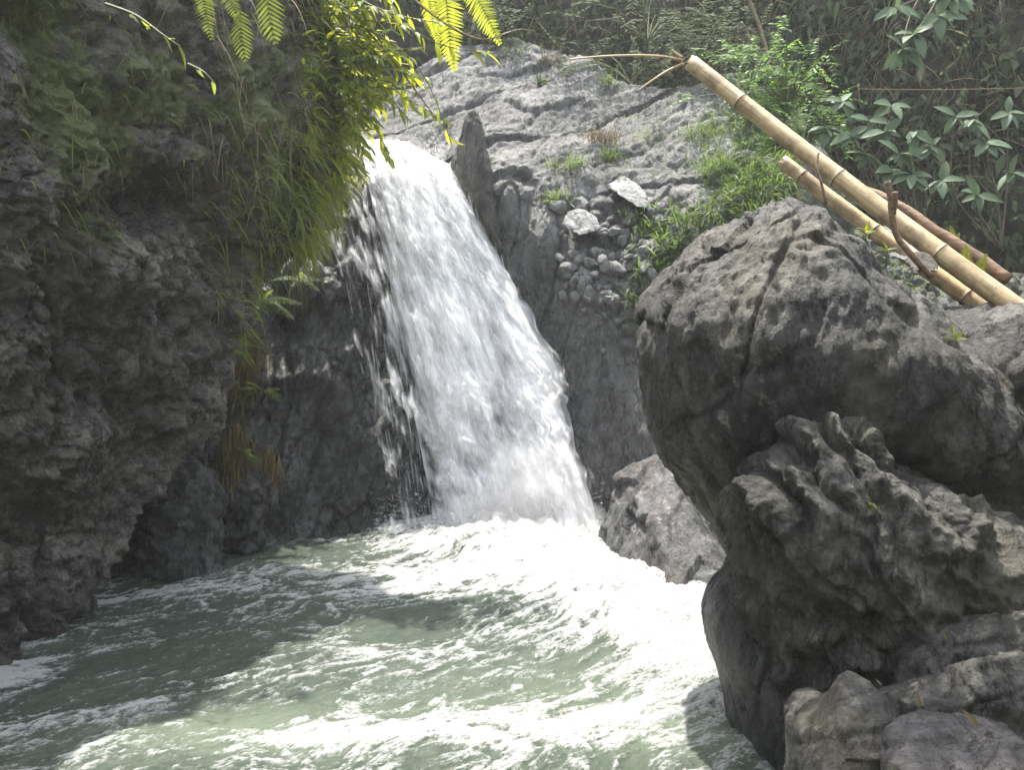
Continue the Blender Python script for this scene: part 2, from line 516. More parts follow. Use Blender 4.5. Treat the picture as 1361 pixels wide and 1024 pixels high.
def pool_mat():
    m, nt, out = new_mat('pool_water')
    b = NB(nt)
    # streaks of the current run along (0.7, 0.7)
    co = b.coord(scale=(1, 1, 1), rot=(0, 0, R(-40)))
    mp = b.n('ShaderNodeMapping'); b.l(co, mp.inputs[0]); mp.inputs['Scale'].default_value = (7, 20, 6)
    n1 = b.noise(mp.outputs[0], 1.0, 6, 0.65, 0.6)
    mp2 = b.n('ShaderNodeMapping'); b.l(co, mp2.inputs[0]); mp2.inputs['Scale'].default_value = (26, 62, 20)
    n2 = b.noise(mp2.outputs[0], 1.0, 5, 0.65, 0.3)
    x = b.math('ADD', b.attr('foam'), b.math('MULTIPLY', b.math('SUBTRACT', n1, 0.5), 1.0))
    x = b.math('ADD', x, b.math('MULTIPLY', b.math('SUBTRACT', n2, 0.5), 1.5))
    fm = b.n('ShaderNodeMapRange', interpolation_type='SMOOTHSTEP'); b.l(x, fm.inputs[0])
    fm.inputs[1].default_value = 0.34; fm.inputs[2].default_value = 0.92
    wc = b.mix(b.ramp(n1, [(0.35, 0.0), (0.7, 1.0)]), (0.032, 0.044, 0.033), (0.065, 0.083, 0.060))
    wc = b.mix(b.attr('aerated'), wc, (0.125, 0.152, 0.108))
    w = b.n('ShaderNodeBsdfPrincipled'); b.l(wc, w.inputs['Base Color']); w.inputs['Roughness'].default_value = 0.12
    w.inputs['IOR'].default_value = 1.33
    b.l(b.bump(n2, 0.5, 0.03, b.bump(n1, 0.6, 0.08)), w.inputs['Normal'])
    fo = b.n('ShaderNodeBsdfPrincipled'); fo.inputs['Base Color'].default_value = (0.48, 0.485, 0.475, 1); fo.inputs['Roughness'].default_value = 0.65
    b.l(b.bump(b.math('ADD', n1, n2), 0.9, 0.07), fo.inputs['Normal'])
    mx = b.n('ShaderNodeMixShader'); b.l(fm.outputs[0], mx.inputs[0]); b.l(w.outputs[0], mx.inputs[1]); b.l(fo.outputs[0], mx.inputs[2])
    b.l(mx.outputs[0], out.inputs[0])
    return m
M['pool'] = pool_mat()

# ================================================================== THE SETTING
# ---- stream bed / ground sheet
gx = np.linspace(-50, 55, 61)
G = np.stack(np.meshgrid(gx, gx, indexing='ij') + [np.zeros((61, 61))], -1)
G[..., 2] = -0.9 + fbm(G * 0.2) * 0.25
tag(link('ground', mesh_np('ground', G, grid_faces(61, 61)), M['bed']), kind='structure')

# ---- back wall of the gorge: depth field through control points
CTRL = np.array([
    # left wet face
    (60, 800, 9.3), (150, 700, 9.9), (150, 500, 10.2), (150, 250, 11.5), (150, 0, 12.5), (300, 700, 10.35), (300, 600, 10.5), (300, 450, 10.9), (300, 250, 12.0), (300, 50, 13.2),
    (400, 700, 10.8), (400, 600, 11.0), (400, 450, 11.3), (400, 350, 11.6), (400, 180, 13.2), (480, 700, 11.1), (480, 600, 11.3), (480, 450, 11.75), (480, 330, 12.2), (540, 560, 11.6),
    (540, 700, 11.4),
    # chute
    (600, 700, 11.75), (600, 600, 12.0), (640, 500, 12.25), (600, 400, 12.5), (560, 300, 12.75), (520, 220, 13.0), (700, 650, 11.95), (720, 560, 12.1), (680, 430, 12.5), (640, 320, 12.75),
    (600, 250, 12.95), (480, 200, 13.3), (700, 730, 11.7), (540, 180, 13.9), (480, 150, 14.3),
    # smooth wall right of the fall
    (790, 640, 11.4), (790, 740, 11.2), (800, 500, 11.65), (760, 400, 12.0), (720, 300, 12.3), (680, 230, 12.75), (640, 165, 13.6),
    # slope with stones and the slab above it
    (860, 560, 11.0), (870, 700, 10.6), (850, 450, 11.3), (900, 380, 11.15), (860, 300, 11.9), (760, 250, 12.7), (800, 190, 13.4), (900, 230, 12.3), (950, 300, 11.2), (700, 130, 14.6),
    (650, 90, 15.3), (750, 100, 15.0), (560, 140, 14.5), (600, 90, 15.2), (880, 140, 13.9), (950, 140, 13.6), (1050, 250, 11.6), (1200, 360, 12.4), (1330, 400, 12.0), (1500, 430, 12.0), (1050, 500, 10.0),
    (1200, 600, 9.0), (1000, 700, 9.8), (1330, 700, 8.5), (1120, 240, 13.0), (1050, 120, 14.0),
])

def tps_fit(c):
    x = c[:, :2] / 500.0
    r2 = ((x[:, None] - x[None]) ** 2).sum(-1)
    K = 0.5 * r2 * np.log(r2 + 1e-12) + np.eye(len(c)) * 0.004
    Pm = np.hstack([np.ones((len(c), 1)), x])
    A = np.block([[K, Pm], [Pm.T, np.zeros((3, 3))]])
    return np.linalg.solve(A, np.concatenate([c[:, 2], np.zeros(3)])), x
_tw, _tx = tps_fit(CTRL)

def wall_depth(px, py):
    sh = np.shape(px)
    q = np.stack([np.ravel(px), np.ravel(py)], -1) / 500.0
    out = _tw[-3] + q[:, 0] * _tw[-2] + q[:, 1] * _tw[-1]
    for k in range(len(_tx)):
        r2 = ((q - _tx[k]) ** 2).sum(-1)
        out = out + _tw[k] * 0.5 * r2 * np.log(r2 + 1e-12)
    return out.reshape(sh)

RIDGE = np.array([(60, 60), (300, 90), (430, 130), (480, 160), (510, 140), (545, 105), (575, 84), (610, 66), (650, 56), (690, 54), (730, 70), (790, 86), (815, 108), (840, 118), (880, 122),
                  (930, 122), (970, 112), (1010, 120), (1060, 140), (1100, 230), (1150, 300), (1220, 340), (1340, 370), (1500, 400)], float)
NU, NV = 700, 370
pxs = np.linspace(60, 1500, NU)
ridge = np.interp(pxs, RIDGE[:, 0], RIDGE[:, 1])
bot = np.interp(pxs, [60, 300, 480, 680, 800, 900, 1000, 1340], [830, 795, 770, 765, 775, 790, 820, 900])
s = np.linspace(0, 1, NV)
PX = np.repeat(pxs[:, None], NV, 1)
PY = bot[:, None] + (ridge - bot)[:, None] * s[None] ** 0.92
Dw = wall_depth(PX, PY)
B = P(PX, PY, Dw)
Nb = grid_normals(B)
if (Nb[..., 1].mean() > 0): Nb = -Nb
# region masks (in the wall's own parametrisation)
m_left = 1 - sst(500, 580, PX + (PY - 500) * -0.15)              # wet ragged face left of the fall
chL = np.interp(PY, [180, 260, 330, 420, 520, 600, 720], [470, 485, 505, 525, 545, 558, 570])
chR = np.interp(PY, [150, 235, 300, 380, 480, 540, 620, 700], [600, 625, 655, 695, 745, 765, 785, 800])
m_ch = sst(chL - 30, chL + 20, PX) * (1 - sst(chR - 10, chR + 25, PX)) * sst(170, 215, PY)
wallR = np.interp(PY, [140, 230, 300, 400, 500, 640], [650, 720, 760, 790, 830, 900])
m_sm = sst(chR - 20, chR + 20, PX) * (1 - sst(wallR - 25, wallR + 30, PX)) * sst(150, 260, PY)   # smooth dark wall
m_rub = sst(wallR - 15, wallR + 25, PX) * sst(235, 300, PY) * (1 - sst(430, 560, PY))            # rubble gully
m_slab = (1 - sst(200, 300, PY + (PX - 700) * -0.1)) * (1 - m_left)
fx = fbm(B * 0.8, 4)
w1, w2, wid = worley(basis(B, (0.35, 0.1, 1.0), 2.6) * 3.0)
crag = (w2 - w1) * 0.26 + (wid - 0.5) * 0.26
w1b, w2b, widb = worley(basis(B, (0.35, 0.1, 1.0), 2.2) * 8.0)
crag += (w2b - w1b) * 0.07 + (widb - 0.5) * 0.07
sw1, sw2, sid = worley(basis(B + fbm(B * 1.5)[..., None] * 0.25, (0.85, 0.35, 0.35), 2.2) * 1.5)
slabn = (sid - 0.5) * 0.09 + np.clip(sw2 - sw1, 0, 0.10) * 0.35 + ridged(basis(B, (0.85, 0.35, 0.35), 3.0) * 1.5, 5, 0.58) * 0.12 + fbm(B * 6, 5, 0.62) * 0.06
rub1, rub2, rid = worley(B * 4.5)
rubn = np.clip(0.55 - rub1, 0, 1) * 0.22 + (rid - 0.5) * 0.10 + fbm(B * 9, 3) * 0.04
smooth = ridged(basis(B, (0.3, 0.0, 1.0), 6.0) * 1.8, 4) * 0.07 + fbm(B * 4, 4) * 0.02
other = fbm(B * 2.5, 5) * 0.14
disp = fx * 0.22 * (1 - m_ch) * (1 - 0.6 * m_sm)
rest = np.clip(1 - m_left - m_sm - m_rub - m_slab - m_ch, 0, 1)
disp += crag * m_left * (1 - m_ch) + slabn * m_slab * (1 - m_ch) + rubn * m_rub + smooth * (m_sm + m_ch * 0.8) + other * rest
# the notched hollow under the ledge and cracks of the slab
disp -= 0.45 * np.exp(-(((PX - 392) / 34) ** 2 + ((PY - 425) / 26) ** 2))
disp -= 0.30 * np.exp(-(((PX - 420) / 40) ** 2 + ((PY - 600) / 70) ** 2))
disp += 0.22 * np.exp(-(((PX - 425) / 40) ** 2 + ((PY - 505) / 16) ** 2))
disp -= 0.5 * np.exp(-(((PX - 330) / 50) ** 2 + ((PY - 700) / 25) ** 2))
crack = 1 - sst(0.0, 0.05, np.abs(perlin(basis(B, (0.9, 0.3, 0.35), 4.0) * 0.9 + 4)))
disp -= crack * 0.10 * m_slab
crack2 = 1 - sst(0.0, 0.03, np.abs(perlin(basis(B, (0.2, 0.0, 1.0), 3.0) * 1.2 + 8)))
disp -= crack2 * 0.05 * m_sm
B = B + Nb * disp[..., None]
# beyond the ridge the rock turns away and drops behind
back = []
for k, (dy, dz) in enumerate([(0.25, 0.03), (0.7, -0.1), (1.5, -0.6), (2.6, -1.6), (4.0, -3.2)]):
    q = B[:, -1].copy()
    q[:, 1] += dy; q[:, 2] += dz + fbm(q * 1.2, 3) * 0.12
    back.append(q)
Bfull = np.concatenate([B, np.stack(back, 1)], 1)
ext = len(back)
wet = np.clip(m_left * sst(300, 380, PY) * 0.95 + m_ch + m_sm * 0.4 * sst(300, 560, PY) + m_sm * 0.6, 0, 1)
wet = np.clip(wet + 0.65 * m_rub, 0, 1)
wet = np.clip(wet + 0.8 * sst(560, 700, PY), 0, 1)
mossw = 0.28 + 0.30 * np.exp(-(((PX - 880) / 120) ** 2 + ((PY - 165) / 45) ** 2)) + 0.35 * np.exp(-(((PX - 840) / 60) ** 2 + ((PY - 420) / 40) ** 2)) \
    + 0.45 * sst(950, 1000, PX) + 0.5 * np.exp(-(((PX - 310) / 40) ** 2 + ((PY - 560) / 120) ** 2)) - 0.3 * m_sm - 0.2 * m_ch
pad = lambda a: np.concatenate([a, np.repeat(a[:, -1:], ext, 1)], 1)
wall = link('rock_wall', mesh_np('rock_wall', Bfull, grid_faces(NU, NV + ext), attrs={'wet': pad(wet), 'moss': pad(mossw)}), M['wall'])
tag(wall, kind='structure')
BN = grid_normals(B)
if BN[..., 1].mean() > 0: BN = -BN

# ---- left overhanging cliff: lofted control net, rows from below the water up, columns from beside the camera to the edge and round it
E = [(5, 900, 7.2), (20, 845, 7.5), (150, 735, 8.0), (228, 600, 8.6), (290, 470, 9.0), (352, 345, 9.4), (405, 270, 9.7), (418, 150, 10.0), (425, 0, 10.2), (415, -70, 10.4), (385, -125, 10.8)]
L0 = [(-70, 960, 6.2), (-60, 900, 6.4), (0, 770, 6.9), (0, 640, 7.0), (0, 500, 6.7), (0, 360, 6.5), (0, 250, 6.4), (0, 130, 6.3), (0, -20, 6.1), (0, -120, 6.3), (-30, -200, 6.8)]
rows = []
for r, (e, b0) in enumerate(zip(E, L0)):
    pe = P(*e); pb = P(*b0)
    mids = []
    for k, tt in enumerate((0.33, 0.66)):
        q = P(e[0] * tt + b0[0] * (1 - tt), e[1] * tt + b0[1] * (1 - tt), e[2] * tt + b0[2] * (1 - tt))
        bulge = [0, 0, 0.05, 0.15, 0.22, 0.25, 0.25, 0.3, 0.3, 0.3, 0.2][r]
        q = q + np.array([bulge * 0.6, -bulge, 0])
        mids.append(q)
    z = pb[2]
    n1 = np.array([-4.6 - 0.05 * r, 4.0, z * 0.98]); n0 = np.array([-5.6, 1.0, z]); n00 = np.array([-6.5, -4.0, z])
    lean = max(0.0, (pe[2] - 1.0)) * 0.10
    w1_ = pe + np.array([-0.45, 0.55, 0.0]); w2_ = pe + np.array([-1.5 - lean, 1.1, 0.0]); w3_ = pe + np.array([-2.8 - lean, 2.2, 0.0]); w4_ = pe + np.array([-5.0, 5.0, 0.0])
    rows.append([n00, n0, n1, pb, mids[0], mids[1], pe, w1_, w2_, w3_, w4_])
# the top turns back over the crest
top = [[q + np.array([-1.5, 1.2, 1.2]) for q in rows[-1]], [q + np.array([-5.0, 2.5, 2.0]) for q in rows[-1]]]
NET = np.array(rows + top)
tu = np.concatenate([np.linspace(0, 10, 400), np.linspace(10, 12, 25)[1:]])
tv = np.concatenate([np.linspace(0, 2.6, 40)[:-1], np.linspace(2.6, 7.0, 400), np.linspace(7.0, 10.0, 50)[1:]])
C0 = catmull(catmull(NET, tu, 0), tv, 1)
Cn = grid_normals(C0)
cpx, cpy = proj(C0)
toCam = C0 - _o
if ((Cn * toCam).sum(-1)[60:300, 100:400].mean() > 0): Cn = -Cn
a1, a2, aid = worley(C0 * 1.5)
b1, b2, bid = worley(C0 * 4.2 + 5)
under = np.clip(-Cn[..., 2] * 1.6 + 0.1, 0, 1)
strat = ridged(basis(C0 + fbm(C0 * 1.0)[..., None] * 0.15, (0.62, 0.35, 0.70), 5.0) * 2.2, 5)
rough_up = np.clip(0.6 - a1, -0.3, 1) * 0.42 + np.clip(0.45 - b1, 0, 1) * 0.30 * sst(-0.1, 0.25, perlin(C0 * 1.3 + 3) + 0.1)
c1_, c2_, cid_ = worley(basis(C0 + fbm(C0 * 1.7)[..., None] * 0.2, (0.6, 0.3, 0.7), 1.8) * 2.6 + 3)
cd = (cid_ - 0.5) * 0.09 + (c2_ - c1_) * 0.08 + fbm(C0 * 0.55 + 2, 4) * 0.50 + rough_up * (1 - 0.45 * under) + strat * 0.20 * (0.35 + 0.9 * under) + fbm(C0 * 5, 5, 0.62) * 0.16 + (ridged(C0 * 8 + 5, 4, 0.6) - 0.5) * 0.07 + fbm(C0 * 20, 3) * 0.03
qc = C0 + np.stack([fbm(C0 * 1.1, 3), fbm(C0 * 1.1 + 20, 3), fbm(C0 * 1.1 + 40, 3)], -1) * 0.4
cd -= (1 - sst(0.0, 0.07, np.abs(perlin(basis(qc, (0.6, 0.3, 0.7), 2.0) * 1.5)))) * 0.08 + (1 - sst(0.0, 0.06, np.abs(perlin(qc * 3.4 + 6)))) * 0.05
# hollows and the brown block that juts out
cd -= 0.45 * np.exp(-(((cpx - 200) / 60) ** 2 + ((cpy - 270) / 45) ** 2))
cd += 0.30 * np.exp(-(((cpx - 232) / 26) ** 2 + ((cpy - 218) / 30) ** 2))
cd += 0.30 * np.exp(-(((cpx - 130) / 40) ** 2 + ((cpy - 350) / 35) ** 2))
cd -= 0.30 * np.exp(-(((cpx - 60) / 60) ** 2 + ((cpy - 40) / 40) ** 2))
C1 = C0 + Cn * cd[..., None]
mossc = 0.38 + 0.60 * np.exp(-(((cpx - 90) / 110) ** 2 + ((cpy - 140) / 110) ** 2)) + 0.45 * np.exp(-(((cpx - 330) / 90) ** 2 + ((cpy - 140) / 110) ** 2)) \
    + 0.35 * np.exp(-(((cpx - 420) / 70) ** 2 + ((cpy - 260) / 80) ** 2)) - 0.45 * sst(330, 430, cpy)
cl_me = mesh_np('cliff', C1, grid_faces(*C1.shape[:2]), attrs={'moss': np.clip(mossc, 0, 1)})
cliff = tag(link('cliff', cl_me, M['cliff']), kind='structure')
CN = grid_normals(C1)
if ((CN * toCam).sum(-1)[60:300, 100:400].mean() > 0): CN = -CN
CPX, CPY = proj(C1)

# ---- jungle hill behind
hx = np.linspace(-16, 18, 200); hs = np.linspace(0, 1, 130)
HX, HS = np.meshgrid(hx, hs, indexing='ij')
y0 = 17.2 - 4.2 * sst(2.0, 9.0, HX) + 0.0 * HX
Hh = np.stack([HX, y0 + HS ** 1.3 * 2.6, 0.5 + HS * 10.8], -1)
Hh[..., 1] += fbm(Hh * 0.5, 4) * 1.1 + ridged(basis(Hh, (0, 0, 1), 2) * 0.9, 4) * 0.35
Hh[..., 2] += fbm(Hh * 0.7 + 5, 3) * 0.3
HN = grid_normals(Hh)
if HN[..., 1].mean() > 0: HN = -HN
hb = []
for dy, dz in [(0.8, 0.5), (2.5, 0.8), (8, 1.2), (30, 1.5)]:
    q = Hh[:, -1].copy(); q[:, 1] += dy; q[:, 2] += dz; hb.append(q)
Hfull = np.concatenate([Hh, np.stack(hb, 1)], 1)
tag(link('hillside', mesh_np('hillside', Hfull, grid_faces(200, 130 + 4)), M['earth']), kind='structure')
HPX, HPY = proj(Hh)

# the gorge goes on behind the camera: wooded banks close it in
ga = np.linspace(R(20), R(-205), 90); gs = np.linspace(0, 1, 30)
GA, GS = np.meshgrid(ga, gs, indexing='ij')
rad_ = 11.0 + GS * 4.0
Gb = np.stack([rad_ * np.cos(GA) * 1.0 + 0.5, 3.0 + rad_ * np.sin(GA) * 1.15, -0.7 + GS * 10.5], -1)
Gb += (fbm(Gb * 0.4, 4) * 1.5)[..., None] * np.array([1, 1, 0.3])
gl = Gb[:, -1].copy(); gl = np.stack([gl + np.array([0, 0, 0.5]) + (gl - np.array([0.5, 3, gl[0, 2]])) * k * np.array([1, 1, 0]) for k in (0.3, 1.0)], 1)
tag(link('hillside', mesh_np('hillside', np.concatenate([Gb, gl], 1), grid_faces(90, 32)), M['bank']), kind='structure')

# ================================================================== WATER
# ---- pool
NX, NY = 560, 430
yy = 3.0 * (13.2 / 3.0) ** np.linspace(0, 1, NY)
xx = np.linspace(-1, 1, NX)
WX = xx[:, None] * (1.2 + yy[None] * 0.66)
WY = np.repeat(yy[None], NX, 0)
Wp = np.stack([WX, WY, np.zeros_like(WX)], -1)
def wpos(px, py):
    d = F * CAM_H / (py - 450.0)
    return P(px, py, d)[:2] * np.array([1, 1.0])
def blob(px, py, rx, ry, ang=0.0):
    c = wpos(px, py)
    dx, dy = WX - c[0], WY - c[1]
    ca, sa = math.cos(ang), math.sin(ang)
    u_, v_ = dx * ca + dy * sa, -dx * sa + dy * ca
    return np.exp(-((u_ / rx) ** 2 + (v_ / ry) ** 2))
A = R(40)
wf = basis(Wp, (math.cos(A), math.sin(A), 0), 2.6)
warp = np.stack([fbm(Wp * 1.1 + 3, 3), fbm(Wp * 1.1 + 31, 3), np.zeros_like(WX)], -1) * 0.45
streak = ridged((wf + warp) * 3.2, 5, 0.66)
lace = ridged((wf + warp * 0.6) * 9.0 + 7, 4, 0.65)
big = fbm(Wp * 0.6 + 12, 3)
cover = 0.16 + 1.05 * blob(690, 722, 1.5, 1.0) + 1.0 * blob(800, 775, 1.1, 1.0) + 0.95 * blob(900, 835, 0.9, 0.9) + 0.8 * blob(930, 880, 0.6, 0.6) + 0.45 * blob(570, 765, 1.0, 0.6) \
    + 0.30 * blob(450, 790, 1.4, 0.45) + 0.55 * blob(760, 985, 1.3, 0.35, 0.1) + 0.42 * blob(480, 985, 1.0, 0.28, 0.1) + 0.3 * blob(640, 860, 0.8, 0.35, 0.6) + 0.30 * blob(850, 940, 0.6, 0.35) \
    + 0.75 * blob(0, 905, 0.35, 0.45) + 0.40 * blob(10, 860, 0.3, 0.3) + 0.65 * blob(140, 805, 0.22, 0.35) + 0.4 * blob(215, 790, 0.4, 0.2) + 0.28 * blob(150, 955, 1.1, 0.14, 0.55) \
    - 0.30 * blob(560, 835, 0.55, 0.5) - 0.22 * blob(240, 880, 0.9, 0.45) - 0.30 * blob(380, 742, 0.8, 0.35) - 0.25 * blob(930, 985, 0.4, 0.22) - 0.2 * blob(120, 935, 0.5, 0.2) - 0.2 * blob(280, 985, 0.4, 0.2)
cover += big * 0.18
zs = lambda a: (a - a.mean()) / a.std()
foam = cover + 0.14 + zs(streak) * 0.17 + zs(lace) * 0.16
near = np.clip(1.1 * blob(690, 722, 1.6, 1.2) + 0.8 * blob(830, 790, 1.2, 1.0) + 0.6 * blob(910, 850, 0.9, 0.8), 0, 1)
hgt = fbm(wf * 1.6 + warp, 5) * 0.10 + fbm(Wp * 0.7, 2) * 0.06 + fbm(wf * 7, 3) * 0.022
hgt += np.clip(foam, 0, 1) * 0.03 + near * (0.10 + ridged(Wp * 2.2 + warp, 5, 0.6) * 0.20) + np.exp(-((WX - wpos(680, 715)[0]) / 1.3) ** 2 - ((WY - 11.3) / 0.5) ** 2) * 0.12
Wp[..., 2] = hgt
aer = np.clip(0.9 * blob(300, 985, 0.8, 0.35) + 1.0 * blob(930, 985, 0.7, 0.5) + 0.5 * blob(640, 960, 1.4, 0.6) + 0.4 * blob(800, 900, 1.0, 0.6) + big * 0.3, 0, 1)
pool = link('pool_water', mesh_np('pool_water', Wp, grid_faces(NX, NY), attrs={'foam': foam, 'aerated': aer}), M['pool'])
tag(pool, kind='structure')

# ---- waterfall
wfall = thing('waterfall', 'white waterfall pouring down the rock chute into the pool', 'waterfall', tuple(P(680, 710, 11.4)))
def rel(o, par):
    o.parent = par
    o.matrix_parent_inverse = Matrix.Translation(-Vector(par.location))
    return o
FL = np.array([(476, 186), (484, 215), (492, 260), (508, 330), (528, 420), (546, 520), (560, 600), (572, 660), (580, 735)], float)
FR = np.array([(540, 190), (598, 224), (622, 262), (652, 320), (690, 390), (736, 482), (756, 548), (776, 630), (800, 735)], float)
def fall_layer(seed, dl, dr, off, cov, name, width=None, start=0.0):
    nu, nv = 130, 220
    tl = catmull(FL, nv); trr = catmull(FR, nv)
    u = np.linspace(0, 1, nu)[:, None]; v = np.linspace(0, 1, nv)[None]
    lx = tl[None, :, 0] + dl; rx = trr[None, :, 0] + dr
    if width: rx = lx + width
    edge = perlin(np.stack([np.linspace(0, 9, nv), np.full(nv, seed * 3.1), np.zeros(nv)], -1)) * 10
    edge = edge + np.clip(perlin(np.stack([np.linspace(0, 26, nv), np.full(nv, seed * 5.3), np.zeros(nv)], -1)), 0, 1) * 16
    rx = rx + edge[None] * v
    px = lx + (rx - lx) * u
    py = tl[None, :, 1] * (1 - u) + trr[None, :, 1] * u
    d = wall_depth(px, py) - off
    d = d - 0.10 * np.sin(np.pi * u) - v ** 2 * 0.25
    V = P(px, py, d)
    q = np.stack([(u + 0 * v) * 9 + seed * 7, (v + 0 * u) * 5.0 - u * 1.2, 0 * u * v + seed], -1)
    V[..., 1] -= (fbm(q * np.array([1, 0.6, 1]), 4) * 0.16 + ridged(q * np.array([2.0, 0.45, 1]), 3) * 0.05)
    V[..., 2] += fbm(q * 0.5 + 40, 2) * 0.03
    c = cov + 0 * u * v
    cl_ = np.stack([(u + 0 * v) * 8 + seed * 11, (v + 0 * u) * 13 - u * 3 + seed, 0 * u * v + seed * 2.7], -1)
    cn = fbm(cl_, 3, 0.6)
    c = c + cn * 1.5 - 1.1 * (1 - sst(0, 0.20, u + cn * 0.08)) * (0.4 + 0.6 * v) - 1.2 * sst(0.86, 1.0, u + cn * 0.10)
    V[..., 1] -= np.clip(cn, -0.2, 1) * 0.24
    c = c - 0.55 * np.exp(-((u - 0.62 - 0.05 * np.sin(v * 5)) / 0.10) ** 2) * sst(0.03, 0.12, v) * (1 - 0.5 * v)
    c = c - 0.50 * np.exp(-((u - 0.36) / 0.14) ** 2) * sst(0.55, 0.85, v) * (1 - sst(0.9, 1.0, v))
    c = c + fbm(q * 1.3 + 9, 3) * 0.55
    c = c + 0.5 * sst(0.9, 1.0, v)
    if start: c = c - 1.2 * (1 - sst(start, start + 0.3, v + 0.15 * u))
    uv = np.stack([u + 0 * v + seed * 0.37, (v + 0 * u) * 1.0 + seed * 0.53 - 0.12 * u], -1).reshape(-1, 2)
    rel(link(name, mesh_np(name, V, grid_faces(nu, nv), uv=uv, attrs={'cover': c}), M['fall']), wfall)
fall_layer(1, 0, 0, 0.16, 1.8, 'water_sheet')
fall_layer(2, 8, 4, 0.30, 1.25, 'water_sheet')
fall_layer(3, 14, 2, 0.44, 0.75, 'water_sheet')
fall_layer(6, -70, 0, 0.30, 0.28, 'water_veil', 120, 0.12)
fall_layer(7, -45, 0, 0.42, 0.24, 'water_veil', 110, 0.10)
fall_layer(5, 10, 10, 0.72, 0.36, 'water_sheet')
fall_layer(4, 4, 8, 0.58, 0.50, 'water_sheet')
rs = np.random.RandomState(5)
# thin threads of water left of the main fall, over the wet face
def threads(n, pxa, pxb, pya, pyb, lmin, lmax, wmin, wmax, off, name, lean=0.16):
    py = pya + (pyb - pya) * rs.rand(n)
    px = pxa(py) + (pxb(py) - pxa(py)) * rs.rand(n) ** 0.8
    d = wall_depth(px, py) - off * (0.4 + rs.rand(n))
    p0 = P(px, py, d)
    dr = np.stack([np.full(n, lean) + rs.normal(size=n) * 0.03, -0.06 + rs.normal(size=n) * 0.05, -np.ones(n)], -1)
    L = lmin + (lmax - lmin) * rs.rand(n) ** 1.5
    L = np.minimum(L, np.maximum(0.05, p0[:, 2]))
    v, f = blades(p0, dr, L, wmin + (wmax - wmin) * rs.rand(n) ** 2, 0.05, 4, 'ribbon', rs, up=(0, -1, 0.0), roll=0.3)
    o = rel(link(name, mesh_np(name, v, f), M['drops']), wfall)
    tag(o, kind='stuff')
li = lambda py: np.interp(py, FL[:, 1], FL[:, 0])
ri = lambda py: np.interp(py, FR[:, 1], FR[:, 0])
threads(120, lambda y: li(y) - 60, lambda y: li(y) + 25, 330, 700, 0.10, 0.6, 0.005, 0.022, 0.35, 'water_threads')
threads(120, lambda y: li(y) - 15, lambda y: li(y) + 30, 240, 700, 0.10, 0.6, 0.005, 0.016, 0.4, 'water_threads')
threads(240, lambda y: li(y) + 10, lambda y: ri(y) + 6, 210, 690, 0.10, 0.5, 0.004, 0.018, 0.62, 'water_threads', 0.25)
threads(260, lambda y: 0 * y + 520, lambda y: 0 * y + 590, 196, 222, 0.05, 0.25, 0.006, 0.02, 0.15, 'water_threads', 0.3)
# splash drops at the foot of the fall
n = 2600
px = 500 + 300 * rs.rand(n); py = 735 - np.abs(rs.normal(size=n)) * 34
p0 = P(px, py, 11.1 - rs.rand(n) * 0.5)
ctr = P(680, 735, 11.0)
dr = p0 - ctr + rs.normal(size=(n, 3)) * 0.3; dr[:, 2] = np.abs(dr[:, 2]) * 0.8 + 0.15
v, f = blades(p0, dr, 0.02 + 0.09 * rs.rand(n) ** 2, 0.006 + 0.010 * rs.rand(n), 0.2, 2, 'ribbon', rs, up=(0, -1, 0.2))
tag(rel(link('splash_drops', mesh_np('splash_drops', v, f), M['drops']), wfall), kind='stuff')

# drifting spray at the foot of the fall
mm, nt, out = new_mat('spray')
pv = nt.nodes.new('ShaderNodeVolumePrincipled')
pv.inputs['Color'].default_value = (0.97, 0.97, 0.98, 1); pv.inputs['Density'].default_value = 1.0
nt.links.new(pv.outputs[0], out.inputs['Volume'])
for (x, y, d, rx, rz) in [(640, 690, 10.9, 0.55, 0.40), (720, 680, 10.9, 0.60, 0.50), (765, 700, 10.9, 0.42, 0.38), (690, 650, 11.0, 0.50, 0.62), (600, 705, 10.9, 0.40, 0.26), (735, 640, 11.1, 0.36, 0.5)]:
    bm = bmesh.new(); bmesh.ops.create_icosphere(bm, subdivisions=3, radius=1.0)
    for vv in bm.verts:
        k_ = 1 + 0.22 * float(perlin(np.array([[vv.co.x * 1.6 + x, vv.co.y * 1.6, vv.co.z * 1.6]]))[0])
        vv.co = Vector((vv.co.x * rx * k_, vv.co.y * rx * 0.6 * k_, vv.co.z * rz * k_))
    me = bpy.data.meshes.new('spray_cloud'); bm.to_mesh(me); bm.free()
    o = link('spray_cloud', me, mm); o.location = tuple(P(x, y, d)); rel(o, wfall); tag(o, kind='stuff')

